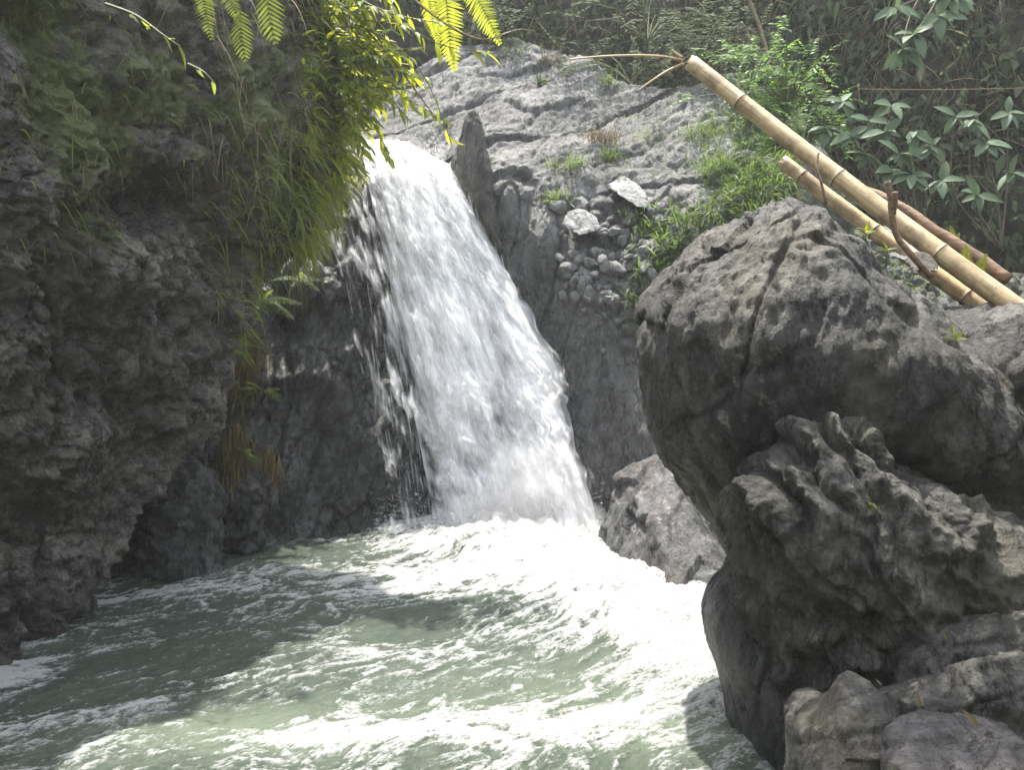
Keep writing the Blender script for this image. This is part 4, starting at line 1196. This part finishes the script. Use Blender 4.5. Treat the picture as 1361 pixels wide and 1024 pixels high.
# ---- grass and hanging blades on the cliff, as one mass nobody could count
parts = []
def cliff_grass(box, n, lmin, lmax, wd, dirv, droop, jitter=0.35, lift=0.02):
    p_, n_ = pick(C1, CN, CPX, CPY, box, n, rs)
    k = len(p_)
    d = np.array(dirv) + n_ * 0.5 + rs.normal(size=(k, 3)) * jitter
    parts.append(blades(p_ + n_ * lift * 0, d, lmin + (lmax - lmin) * rs.rand(k) ** 1.4, wd * 1.5 * (0.4 + rs.rand(k)), droop * (0.5 + rs.rand(k)), 5, 'grass', rs, up=(0, -0.6, 0.6), roll=0.5))
cliff_grass((390, 120, 480, 320), 300, 0.10, 0.50, 0.016, (0.40, -0.3, 0.2), 0.6, 0.95)
cliff_grass((340, 170, 450, 340), 360, 0.08, 0.45, 0.013, (0.45, -0.35, 0.15), 0.7, 0.85)
cliff_grass((270, 220, 400, 400), 260, 0.08, 0.30, 0.011, (0.45, -0.3, 0.0), 0.7, 0.5)
cliff_grass((385, 230, 480, 350), 240, 0.10, 0.45, 0.016, (0.45, -0.3, 0.1), 0.6, 0.95)
cliff_grass((300, 360, 400, 470), 160, 0.10, 0.3, 0.012, (0.5, -0.3, 0.0), 0.6)
cliff_grass((390, -40, 450, 170), 260, 0.10, 0.35, 0.014, (0.4, -0.3, 0.1), 0.7, 0.6)
cliff_grass((0, 0, 400, 330), 160, 0.06, 0.2, 0.010, (0.3, -0.4, 0.1), 0.8, 0.5)
v, f = merge(parts)
tag(link('cliff_grass', mesh_np('cliff_grass', v, f), M['grass']), 'long green grass hanging from the edge of the shaded cliff', 'grass', kind='stuff')
parts = []
cliff_grass((395, -40, 500, 200), 700, 0.10, 0.24, 0.036, (0.6, -0.25, 0.2), 0.5, 0.6)
cliff_grass((385, 160, 510, 330), 300, 0.15, 0.40, 0.026, (0.6, -0.25, 0.0), 0.8)
v, f = merge(parts)
tag(link('cliff_foliage', mesh_np('cliff_foliage', v, f), M['lime']), 'sunlit lime green foliage massed on the cliff edge', 'foliage', kind='stuff')
parts = []
cliff_grass((0, -20, 420, 330), 200, 0.08, 0.3, 0.004, (0.15, -0.3, -0.6), 0.6, 0.3)
cliff_grass((250, -60, 440, 220), 200, 0.2, 0.8, 0.0045, (0.1, -0.25, -0.8), 0.5, 0.25)
cliff_grass((380, 60, 470, 340), 160, 0.2, 0.5, 0.006, (0.4, -0.25, -0.3), 0.6, 0.3)
v, f = merge(parts)
tag(link('dry_stalks', mesh_np('dry_stalks', v, f), M['dry']), 'dry stalks and rootlets trailing over the shaded cliff', 'dry grass', kind='stuff')

# ---- hanging brown roots on the wet recess
def root_curtain(box, n, lmin, lmax, label, off=0.25):
    x0, y0_, x1, y1 = box
    px = (x0 + x1) / 2 + (x1 - x0) * 0.30 * rs.normal(size=n); py = y0_ + (y1 - y0_) * rs.rand(n) ** 1.3 + 0.6 * np.abs(px - (x0 + x1) / 2)
    d = wall_depth(px, py) - off - rs.rand(n) * 0.15
    p0 = P(px, py, d)
    dr = np.stack([rs.normal(size=n) * 0.12, -0.1 + rs.normal(size=n) * 0.12, -np.ones(n)], -1)
    v, f = blades(p0, dr, lmin + (lmax - lmin) * rs.rand(n), 0.010 + 0.012 * rs.rand(n), 0.0, 4, 'grass', rs, up=(0, -1, 0), roll=0.6)
    tag(link('hanging_roots', mesh_np('hanging_roots', v, f), M['root']), label, 'roots')
root_curtain((305, 425, 345, 500), 420, 0.15, 0.6, 'curtain of orange-brown roots hanging in the recess left of the waterfall')
root_curtain((300, 560, 330, 640), 220, 0.12, 0.45, 'smaller tuft of yellow-brown roots hanging above the rounded wet rock')
root_curtain((335, 590, 372, 620), 120, 0.15, 0.4, 'thin greenish root curtain beside the rounded wet rock')

# ---- ferns in the recess
for (x, y), off, nf, L, lab in [((352, 400), 0.3, 7, 0.42, 'fern tuft growing beside the orange-brown roots'), ((262, 560), 0.6, 6, 0.40, 'fern growing on top of the tall wet boulder'),
                               ((350, 520), 0.35, 6, 0.26, 'small fern on the ledge below the hollow of the wet face'), ((322, 600), 0.35, 4, 0.24, 'little fern among the yellow-brown roots'),
                               ((400, 372), 0.35, 4, 0.30, 'fern sprouting above the hollow of the wet face')]:
    a_ = P(x, y, float(wall_depth(np.array([x]), np.array([y]))[0]) - off)
    fr = []
    for k in range(nf):
        th = -0.4 + 3.6 * k / nf + rs.rand() * 0.4
        fr.append(((math.cos(th), -0.6, 0.6 * math.sin(th)), L * (0.7 + 0.5 * rs.rand()), (0, -0.5, 0.8)))
    fern(a_, fr, FROND, lab, group=None)

# ---- plants on the slope right of the fall
def tuft(anchor, nrm, n, lmin, lmax, wd, m, label, name='grass_tuft', cat='grass tuft', group=None, spread=0.7, droop=0.5, profile='grass', seg=4, rad=0.08):
    anchor = np.asarray(anchor)
    d = np.asarray(nrm) * 0.5 + np.array([0, -0.15, 0.7]) + rs.normal(size=(n, 3)) * spread * 0.6
    p0 = rs.normal(size=(n, 3)) * rad * np.array([1, 0.5, 0.35])
    v, f = blades(p0, d, lmin + (lmax - lmin) * rs.rand(n), wd * (0.6 + 0.8 * rs.rand(n)), droop * (0.4 + rs.rand(n)), seg, profile, rs, up=(0, -0.4, 0.8), roll=0.5)
    o = link(name, mesh_np(name, v, f), m)
    o.location = tuple(anchor)
    return tag(o, label, cat, group)
def wall_at(x, y):
    k = np.argmin((BPX - x) ** 2 + (BPY - y) ** 2)
    i = np.unravel_index(k, BPX.shape)
    return B[i], BN[i]
for (x, y), n, l0, l1, w, mt, rad, lab in [
    ((720, 112), 16, 0.2, 0.36, 0.05, 'leaf', 0.05, 'small rosette plant with stiff dark leaves alone on the upper slab'),
    ((808, 115), 60, 0.15, 0.5, 0.014, 'grass', 0.06, 'upright grass tuft on the crest of the slab'),
    ((800, 190), 160, 0.2, 0.5, 0.012, 'dry', 0.13, 'straw-coloured dry grass tuft in the middle of the slab'),
    ((812, 215), 110, 0.12, 0.35, 0.014, 'grass', 0.10, 'green grass tuft below the straw-coloured one on the slab'),
    ((760, 225), 120, 0.15, 0.42, 0.014, 'grass', 0.14, 'green grass tuft on the edge above the smooth dark wall'),
    ((745, 268), 80, 0.12, 0.32, 0.022, 'grass', 0.12, 'drooping leafy tuft at the corner above the gully'),
    ((845, 290), 60, 0.15, 0.4, 0.016, 'grass', 0.1, 'grass tuft growing beside the tilted flat stone'),
    ((785, 352), 26, 0.1, 0.24, 0.022, 'leaf', 0.04, 'little spiky pale plant between the loose stones'),
    ((868, 312), 70, 0.15, 0.4, 0.03, 'grass', 0.14, 'leafy weeds on the right side of the gully'),
    ((900, 330), 70, 0.2, 0.48, 0.03, 'grass', 0.15, 'leafy weeds against the back of the big boulder'),
    ((868, 360), 50, 0.15, 0.4, 0.035, 'grass', 0.1, 'broad-bladed weeds low in the gully'),
    ((845, 400), 30, 0.15, 0.42, 0.03, 'grass', 0.06, 'thin upright weeds beside the sunlit edge of the big boulder'),
    ((690, 70), 60, 0.15, 0.4, 0.014, 'grass', 0.15, 'sparse grass along the top of the slab'),
    ((730, 82), 60, 0.2, 0.5, 0.012, 'dry', 0.15, 'pale dry grass on the far crest of the slab'),
    ((920, 300), 80, 0.2, 0.45, 0.022, 'grass', 0.16, 'grass clump peeping over the crown of the big boulder'),
    ((950, 230), 120, 0.15, 0.4, 0.016, 'grass', 0.13, 'grass clump on the bank beside the pale rock face'),
    ((930, 180), 100, 0.15, 0.4, 0.016, 'grass', 0.13, 'grass clump on the bank above the pale rock face'),
]:
    a_, n_ = wall_at(x, y)
    tuft(a_, n_, n, l0, l1, w, M['bank_grass' if mt == 'grass' else mt], lab, rad=rad)
# small fern in the gully
a_, n_ = wall_at(855, 385)
fern(a_ + n_ * 0.05, [((0.5, -0.6, 0.7), 0.36, (0, -0.6, 0.8)), ((-0.2, -0.6, 0.8), 0.3, (0, -0.6, 0.8)), ((0.8, -0.5, 0.3), 0.34, (0, -0.6, 0.8))], FROND, 'small dark fern in the gully beside the big boulder')
# grassy bank behind the big boulder
parts = []
for box, n, l0, l1, w in [((930, 150, 1060, 300), 1300, 0.08, 0.40, 0.016), ((960, 210, 1060, 290), 900, 0.08, 0.40, 0.024), ((800, 130, 960, 240), 500, 0.06, 0.2, 0.010), ((840, 270, 960, 420), 900, 0.10, 0.34, 0.024), ((1000, 260, 1330, 400), 500, 0.1, 0.3, 0.018)]:
    p_, n_ = pick(B, BN, BPX, BPY, box, n, rs)
    k = len(p_)
    d = n_ * 0.4 + np.array([0, -0.2, 0.6]) + rs.normal(size=(k, 3)) * 0.5
    parts.append(blades(p_, d, l0 + (l1 - l0) * rs.rand(k), w * (0.6 + 0.8 * rs.rand(k)), 0.3 + 0.6 * rs.rand(k), 3, 'grass', rs, up=(0, -0.4, 0.8)))
v, f = merge(parts)
tag(link('bank_grass', mesh_np('bank_grass', v, f), M['bank_grass']), 'low green grass covering the bank behind the big boulder', 'grass', kind='stuff')

# ---- shrubs of the hillside
def compound_shrub(anchor, n, spread, ll, m, label, name='shrub', group=None, flat=0.5):
    """stems with pinnate leaves; crown is one mesh of leaflets"""
    anchor = np.asarray(anchor, float)
    root = thing(name, label, 'shrub', tuple(anchor), group)
    parts, stems = [], []
    for k in range(n):
        e = rs.normal(size=3) * np.array(spread); e[2] = abs(e[2]) * 0.9 + 0.1
        stems.append((lambda a_: (a_[0], np.array(a_[1])))(tube(catmull(np.array([(0, 0, -0.1), e * 0.5 + np.array([0, 0, 0.15]), e]), 6), np.linspace(0.014, 0.005, 6), 4, False)))
        for q in range(3):
            d = np.array([e[0] * 0.8, -0.5, 0.1]) + rs.normal(size=3) * 0.7; d /= np.linalg.norm(d)
            ml = 7
            t = np.linspace(0.15, 1, ml)
            b0 = e + d * (t * ll * 4)[:, None] + np.array([0, 0, -1]) * (0.25 * ll * 4 * t ** 2)[:, None]
            sd = np.cross(d, (0, -0.3, 1)); sd /= np.linalg.norm(sd)
            for sg in (-1, 1):
                parts.append(blades(b0, np.tile(d * 0.4 + sd * sg, (ml, 1)) + rs.normal(size=(ml, 3)) * 0.12, ll * (0.8 + 0.4 * rs.rand(ml)), ll * 0.42, 0.2, 2, 'leaf', rs, up=(0, -0.5, 0.8), roll=0.2))
    v, f = merge(stems); link('stem', mesh_np('stem', v, f), M['stem'], root)
    v, f = merge(parts); link('crown', mesh_np('crown', v, f), m, root)
    return root
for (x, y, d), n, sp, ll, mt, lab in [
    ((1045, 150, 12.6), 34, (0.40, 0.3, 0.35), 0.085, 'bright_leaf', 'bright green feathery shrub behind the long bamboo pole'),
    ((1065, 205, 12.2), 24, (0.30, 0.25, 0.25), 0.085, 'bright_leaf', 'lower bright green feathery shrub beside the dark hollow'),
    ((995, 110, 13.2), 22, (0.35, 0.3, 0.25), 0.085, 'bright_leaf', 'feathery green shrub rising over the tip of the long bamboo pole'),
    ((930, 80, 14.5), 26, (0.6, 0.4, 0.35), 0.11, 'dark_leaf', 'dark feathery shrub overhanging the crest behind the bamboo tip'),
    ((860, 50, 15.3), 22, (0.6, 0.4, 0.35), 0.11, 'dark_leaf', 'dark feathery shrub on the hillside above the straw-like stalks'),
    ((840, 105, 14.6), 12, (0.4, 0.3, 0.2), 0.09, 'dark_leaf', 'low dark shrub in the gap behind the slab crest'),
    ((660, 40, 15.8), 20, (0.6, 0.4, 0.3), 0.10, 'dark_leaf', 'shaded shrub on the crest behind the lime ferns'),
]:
    compound_shrub(P(x, y, d), n, sp, ll, M[mt], lab)

def rosette_shrub(anchor, heads, ll, label):
    anchor = np.asarray(anchor, float)
    root = thing('shrub', label, 'shrub', tuple(anchor))
    for h in heads:
        e = np.asarray(h, float)
        mid = (anchor + e) / 2 + np.array([rs.normal() * 0.1, 0.1, -0.1])
        c = catmull(np.array([anchor, mid, e]), 10) - anchor
        link('stem', tube_mesh('stem', c, np.linspace(0.014, 0.007, 10), 5), M['twig'], root)
        k = 5 + rs.randint(6)
        for j in range(k):
            th = 6.283 * j / k + rs.rand() * 0.4
            d = np.array([math.cos(th), -0.55 + 0.35 * math.sin(th), 0.55 * math.sin(th) - 0.15 - 0.45 * rs.rand()]) + rs.normal(size=3) * 0.22
            put('leaf', LEAF_BROAD, aim(e, d, (0.4 * rs.normal(), -0.75 + 0.3 * rs.normal(), 0.7), ll * (0.45 + 0.65 * rs.rand())), root, anchor)
    return root
rosette_shrub(P(1180, 300, 11.8), [P(1120, 135, 11.5), P(1155, 160, 11.4), P(1185, 140, 11.3), P(1130, 180, 11.4), P(1100, 170, 11.6), P(1150, 205, 11.3), P(1175, 175, 11.2)], 0.30, 'broad-leaved shrub in the dark hollow next to the feathery green shrub')
rosette_shrub(P(1230, 330, 11.5), [P(1215, 175, 11.0), P(1195, 205, 11.0), P(1235, 195, 10.9), P(1212, 232, 10.9), P(1185, 225, 11.1), P(1250, 240, 10.9)], 0.30, 'broad-leaved shrub with star-like leaf whorls hanging over the dark hollow')
rosette_shrub(P(1330, 330, 11.3), [P(1290, 160, 10.9), P(1310, 190, 10.8), P(1270, 155, 11.0), P(1340, 150, 10.9), P(1345, 230, 10.8), P(1300, 260, 11.0)], 0.28, 'broad-leaved shrub with drooping round leaves at the far side of the hollow')
rosette_shrub(P(1270, -70, 11.6), [P(1190, 10, 11.2), P(1215, 45, 11.0), P(1245, 20, 11.0), P(1265, -5, 11.0), P(1200, 65, 11.1)], 0.34, 'large-leaved shrub leaning down from the hillside above the hollow')
# hanging vines and roots of the hillside
def vine(p0, L, label, group, sway=0.15, r0=0.010):
    k = 8
    t = np.linspace(0, 1, k)
    w = np.cumsum(rs.normal(size=(k, 3)) * np.array([sway, sway * 0.5, 0]) * 0.4, 0)
    pts = np.stack([0 * t, 0 * t, -L * t], -1) + w
    o = link('hanging_vine', tube_mesh('hanging_vine', catmull(pts, 18), np.linspace(r0, r0 * 0.5, 18), 4), M['twig'])
    o.location = tuple(p0)
    return tag(o, label, 'vine', group)
for k in range(60):
    x = 880 + 470 * rs.rand(); y = -60 + 190 * rs.rand()
    i = np.unravel_index(np.argmin((HPX - x) ** 2 + (HPY - y) ** 2), HPX.shape)
    vine(Hh[i] + HN[i] * (0.25 + 0.3 * rs.rand()), 0.6 + 1.8 * rs.rand(), 'thin bare vine hanging on the shaded hillside', 'vines hanging on the hillside', 0.25, 0.006 + 0.010 * rs.rand())
# straight dead stems
for (x0, y0_, x1, y1, d, r_, lab) in [(992, -10, 1022, 82, 14.5, 0.03, 'straight pale dead stem leaning on the hillside'), (985, 30, 1002, 75, 14.3, 0.035, 'short split dead stem beside the leaning one')]:
    c = np.array([P(x0, y0_, d + 0.3), P((x0 + x1) / 2 + 3, (y0_ + y1) / 2, d + 0.15), P(x1, y1, d)])
    tag(link('dead_sapling', tube_mesh('dead_sapling', catmull(c, 8), r_, 6), M['dry']), lab, 'dead sapling')
# unseen trees added for shade: crest row for the slope, one for the rocks
def tree_meshes(seed, rad, n, ll):
    r_ = np.random.RandomState(seed)
    cl = r_.normal(size=(26, 3)); cl /= np.linalg.norm(cl, axis=1)[:, None]; cl *= rad * np.array([1, 1, 0.75]) * (0.45 + 0.5 * r_.rand(26, 1))
    k = r_.randint(0, 26, n)
    p = cl[k] + r_.normal(size=(n, 3)) * rad * 0.20
    v, f = blades(p, r_.normal(size=(n, 3)) + np.array([0, 0, -0.3]), ll * (0.6 + 0.8 * r_.rand(n)), ll * 0.45, 0.3, 2, 'leaf', r_)
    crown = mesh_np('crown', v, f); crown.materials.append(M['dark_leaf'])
    limbs = [(lambda a_: (a_[0], np.array(a_[1])))(tube(catmull(np.array([(0, 0, -rad * 0.9), cl[j] * 0.4 + np.array([0, 0, -rad * 0.2]), cl[j]]), 6), np.linspace(0.06, 0.015, 6) * rad, 5, False)) for j in range(12)]
    return crown, limbs
def shade_tree(center, base, crown, limbs, rad, label, group=None):
    center, base = np.asarray(center, float), np.asarray(base, float)
    root = thing('shade_tree', label, 'shade_tree', tuple(base), group)
    c = link('crown', crown, None, root); c.location = tuple(center - base)
    top = center - base + np.array([0, 0, -rad * 0.85])
    tr = (lambda a_: (a_[0], np.array(a_[1])))(tube(catmull(np.array([(0, 0, -0.3), top * (np.array([0.2, 0.3, 1.4]) if rad < 1 else np.array([0.2, 0.3, 0.7])), top]), 12), np.linspace(0.11, 0.07, 12) * rad, 8, False))
    v, f = merge([tr] + [(v_ + (center - base), f_) for v_, f_ in limbs])
    link('trunk', mesh_np('trunk', v, f), M['bark'], root)
TM = tree_meshes(3, 1.9, 2600, 0.26)
for j, x in enumerate((-9.5, -6.4, -3.3, -0.4, 2.6, 5.4, 8.4, 11.5)):  # row added out of view to keep the hill face shaded
    yb = 20.6 - 4.2 * float(sst(2.0, 9.0, np.array(x)))
    shade_tree((x, yb - 0.3, 13.6 + 0.4 * math.sin(j * 2.3)), (x + 0.2, yb + 0.6, 11.2), *TM, 1.9, 'added unseen leafy tree on the crest of the hillside', 'trees added on the crest of the hillside for shade')
TM2 = tree_meshes(8, 0.62, 1500, 0.11)
shade_tree((1.2, 4.85, 5.4), (6.4, 7.6, 2.0), *TM2, 0.62, 'added unseen leafy tree leaning out above the bamboo poles and boulders')  # added out of view so its crown shades the lower rocks
# undergrowth mass
parts = []
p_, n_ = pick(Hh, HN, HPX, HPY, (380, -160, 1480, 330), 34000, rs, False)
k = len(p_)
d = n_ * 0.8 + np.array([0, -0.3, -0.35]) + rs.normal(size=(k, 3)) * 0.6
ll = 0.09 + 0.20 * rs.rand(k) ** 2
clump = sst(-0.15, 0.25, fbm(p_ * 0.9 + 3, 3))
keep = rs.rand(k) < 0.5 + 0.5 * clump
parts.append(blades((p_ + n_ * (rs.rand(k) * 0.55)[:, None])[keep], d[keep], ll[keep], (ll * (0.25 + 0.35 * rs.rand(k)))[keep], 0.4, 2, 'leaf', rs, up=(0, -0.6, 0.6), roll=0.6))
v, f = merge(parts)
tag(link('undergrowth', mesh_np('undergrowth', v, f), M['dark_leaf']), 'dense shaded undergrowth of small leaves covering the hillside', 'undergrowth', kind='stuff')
p_, n_ = pick(Hh, HN, HPX, HPY, (1040, -120, 1480, 340), 9000, rs, False)
k = len(p_)
d = n_ * 0.8 + np.array([0, -0.3, -0.45]) + rs.normal(size=(k, 3)) * 0.55
ll = 0.10 + 0.18 * rs.rand(k) ** 2
v, f = blades(p_ + n_ * (rs.rand(k) * 0.6)[:, None], d, ll, ll * (0.25 + 0.3 * rs.rand(k)), 0.4, 2, 'leaf', rs, up=(0, -0.6, 0.6), roll=0.6)
tag(link('undergrowth', mesh_np('undergrowth', v, f), M['dark_leaf']), 'tangled shaded leaves filling the dark hollow behind the broad-leaved shrubs', 'undergrowth', kind='stuff')
p_, n_ = pick(Hh, HN, HPX, HPY, (640, -160, 1480, 260), 2600, rs, False)
k = len(p_)
d = np.array([0, -0.3, -0.5]) + rs.normal(size=(k, 3)) * 0.7
v, f = blades(p_ + n_ * (0.2 + rs.rand(k) * 0.5)[:, None], d, 0.2 + 0.7 * rs.rand(k), 0.008 + 0.012 * rs.rand(k), 0.3, 4, 'grass', rs, up=(0, -1, 0))
tag(link('dry_undergrowth', mesh_np('dry_undergrowth', v, f), M['dry']), 'tangle of dry twigs and dead grass hanging on the hillside', 'dry undergrowth', kind='stuff')

# ================================================================== BAMBOO
def bamboo(p0, p1, r0, r1, nodes, label, hollow=True):
    """p0 is the upper cut end; local X runs along the pole"""
    p0, p1 = np.asarray(p0), np.asarray(p1)
    L = np.linalg.norm(p1 - p0)
    root = thing('bamboo_pole', label, 'bamboo pole', tuple(p0))
    root.rotation_euler = (V3(p1 - p0)).to_track_quat('X', 'Z').to_euler()
    xs = sorted(set(list(np.linspace(0, L, 40)) + [a * L + e for a in nodes for e in (-0.03, -0.012, 0, 0.012, 0.03)]))
    xs = np.array([x for x in xs if 0 <= x <= L])
    r = r0 + (r1 - r0) * xs / L
    for a in nodes:
        r = r + 0.006 * np.exp(-((xs - a * L) / 0.012) ** 2)
    sag = np.stack([xs, 0.012 * np.sin(xs * 1.3), -0.02 * np.sin(np.pi * xs / L)], -1)
    sides = 20
    th = np.linspace(0, 2 * np.pi, sides, endpoint=False)
    ring = np.stack([np.zeros(sides), np.cos(th), np.sin(th)], -1)
    jag = np.zeros((len(xs), sides)); jag[0] = 0.03 * np.random.RandomState(int(L * 100)).rand(sides)
    V = sag[:, None] + ring[None] * r[:, None, None]; V[..., 0] += jag
    Vi = sag[:6, None] + ring[None] * (r[:6, None, None] * 0.84); Vi[0, :, 0] += jag[0]
    vs = np.vstack([V.reshape(-1, 3), Vi.reshape(-1, 3)])
    off = len(xs) * sides
    f = []
    for i in range(len(xs) - 1):
        for k in range(sides): f.append((i * sides + k, i * sides + (k + 1) % sides, (i + 1) * sides + (k + 1) % sides, (i + 1) * sides + k))
    for i in range(5):
        for k in range(sides): f.append((off + i * sides + k, off + (i + 1) * sides + k, off + (i + 1) * sides + (k + 1) % sides, off + i * sides + (k + 1) % sides))
    for k in range(sides): f.append((k, off + k, off + (k + 1) % sides, (k + 1) % sides))
    culm = link('culm', mesh_np('culm', vs, f), M['bamboo'], root)
    for a in nodes:
        c = np.stack([np.array([-0.004, 0.0, 0.004]), np.zeros(3), np.zeros(3)], -1)
        rr_ = (r0 + (r1 - r0) * a) + np.array([0.0065, 0.0095, 0.0065])
        nd = link('node_ring', tube_mesh('node_ring', c, rr_, 20), M['branch'], culm)
        nd.location = (a * L, 0.012 * math.sin(a * L * 1.3), -0.02 * math.sin(np.pi * a))
    return root
b1 = bamboo(P(917, 82, 7.0), P(1375, 428, 5.55), 0.061, 0.069, (0.18, 0.49, 0.77), 'long dry bamboo pole propped on the boulder, its cut end high over the bank')
b2 = bamboo(P(1039, 214, 6.7), P(1368, 452, 5.65), 0.051, 0.060, (0.10, 0.42, 0.78), 'shorter dry bamboo pole lying just below the long one')
# straw-like sheath strips still hanging on the long pole's tip
inv = b1.matrix_basis.inverted()
for ps in ([(908, 80), (870, 74), (810, 74), (752, 79)], [(908, 84), (880, 98), (845, 122)], [(906, 76), (898, 70), (893, 66)]):
    c = np.array([P(x, y, 7.0) for x, y in ps])
    me = tube_mesh('sheath_strip', catmull(c, 14), np.linspace(0.013, 0.005, 14), 5)
    o = link('sheath_strip', me, M['bamboo'], b1); o.matrix_local = inv
# branch behind, forked stick, binding vine
c = np.array([P(1060, 205, 7.1), P(1130, 245, 6.8), P(1190, 272, 6.5), P(1260, 318, 6.2), P(1340, 372, 5.9)])
tag(link('dead_branch', tube_mesh('dead_branch', catmull(c, 24) + fbm(catmull(c, 24) * 3)[:, None] * 0.03, np.linspace(0.028, 0.045, 24), 8), M['branch']), 'crooked brown branch lying behind the long bamboo pole', 'branch')
st = thing('forked_stick', 'dark forked stick standing up in front of the bamboo poles', 'stick', tuple(P(1238, 368, 5.35)))
c = np.array([P(1238, 368, 5.35), P(1212, 340, 5.35), P(1191, 315, 5.4), P(1186, 285, 5.42), P(1180, 240, 5.45)])
rel(link('shaft', tube_mesh('shaft', catmull(c, 24) + fbm(catmull(c, 24) * 6)[:, None] * 0.02, np.linspace(0.020, 0.018, 24), 8), M['branch']), st)
c = np.array([P(1186, 285, 5.42), P(1189, 270, 5.40), P(1190, 255, 5.38)])
rel(link('fork', tube_mesh('fork', catmull(c, 8), np.linspace(0.022, 0.016, 8), 8), M['branch']), st)
c = np.array([P(1088, 203, 6.15), P(1085, 220, 6.1), P(1092, 245, 6.05), P(1098, 272, 6.05)])
tag(link('dry_vine', tube_mesh('dry_vine', catmull(c, 14), 0.009, 5), M['branch']), 'thin curled dry vine dangling between the two bamboo poles', 'vine')
# lime ferns and leaves among the poles
fern(P(1285, 385, 5.9), [((0.05, -0.1, 1), 0.30, (0, -1, 0.2)), ((0.45, -0.1, 0.8), 0.28, (0, -1, 0.2)), ((0.2, 0, 0.6), 0.2, (0, -1, 0.2))], FROND_LIME, 'small lime green fern beside the lower end of the bamboo poles')
fern(P(1268, 330, 6.3), [((-0.1, -0.1, 1), 0.16, (0, -1, 0.2)), ((0.3, -0.1, 0.8), 0.12, (0, -1, 0.2))], FROND_LIME, 'tiny lime fern tip just behind the dead branch')
for (x, y), lab in [((1150, 318), 'little lime leafed seedling by the pale rock under the bamboo'), ((1178, 340), 'sunlit yellow green seedling at the foot of the forked stick'), ((1268, 458), 'tiny green seedling in the crack of the boulder')]:
    a_ = P(x, y, 5.75 if x < 1200 else 4.95)
    rt = thing('seedling', lab, 'seedling', tuple(a_))
    link('stem', tube_mesh('stem', np.array([(0, 0, -0.08), (0, 0, 0), (0.005, 0, 0.06)]), 0.004, 5), M['stem'], rt)
    for j in range(6):
        th = j * 1.05 + rs.rand()
        put('leaf', LEAF_LIME, aim(a_ + np.array([0, 0, 0.02 + 0.04 * rs.rand()]), (math.cos(th), -0.3, 0.5 + 0.4 * math.sin(th)), (0, -0.6, 0.8), 0.075), rt, a_)
# fallen dry leaves on the rocks
LEAF_DRY = leaf_shape('fallen_leaf', 0.13, 0.5, 0.15); LEAF_DRY.materials.append(M['dry'])
for (x, y, d, s_), lab in [((1258, 852, 4.12, 0.06), 'dry curled leaf standing on the upper rock ledge'), ((1222, 942, 3.42, 0.08), 'dry pointed leaf stuck behind the purplish rock'), ((1172, 911, 4.0, 0.04), 'tiny dry leaf behind the blunt pointed rock'),
                           ((1300, 968, 3.3, 0.10), 'long straw-coloured leaf on the flank of the purplish rock'), ((1062, 266, 5.75, 0.07), 'orange dry leaf on the crown of the big boulder')]:
    o = link('fallen_leaf', LEAF_DRY); o.matrix_world = aim(P(x, y, d), (0.5 * rs.normal(), -0.2, 0.8), (0.3, -1, 0.3), s_)
    tag(o, lab, 'dry leaf')
# thin line strung across the hollow
c = np.array([P(1140, 118, 10.4), P(1240, 119, 10.2), P(1400, 116, 10.0)])
tag(link('line', tube_mesh('line', catmull(c, 12), 0.004, 5), M['dry']), 'thin pale line strung across the dark hollow', 'line')

# ================================================================== HAZE
hm, nt, out = new_mat('spray_haze')
pv = nt.nodes.new('ShaderNodeVolumePrincipled')
pv.inputs['Color'].default_value = (0.93, 0.95, 0.97, 1)
pv.inputs['Density'].default_value = 0.0014
pv.inputs['Anisotropy'].default_value = 0.2
nt.links.new(pv.outputs[0], out.inputs['Volume'])
hv = [(x, y, z) for x in (-58, 63) for y in (-58, 63) for z in (-2.6, 17.0)]
hf = [(0, 1, 3, 2), (4, 6, 7, 5), (0, 4, 5, 1), (2, 3, 7, 6), (0, 2, 6, 4), (1, 5, 7, 3)]
tag(link('haze', mesh_np('haze', hv, hf, smooth=False), hm), kind='stuff')
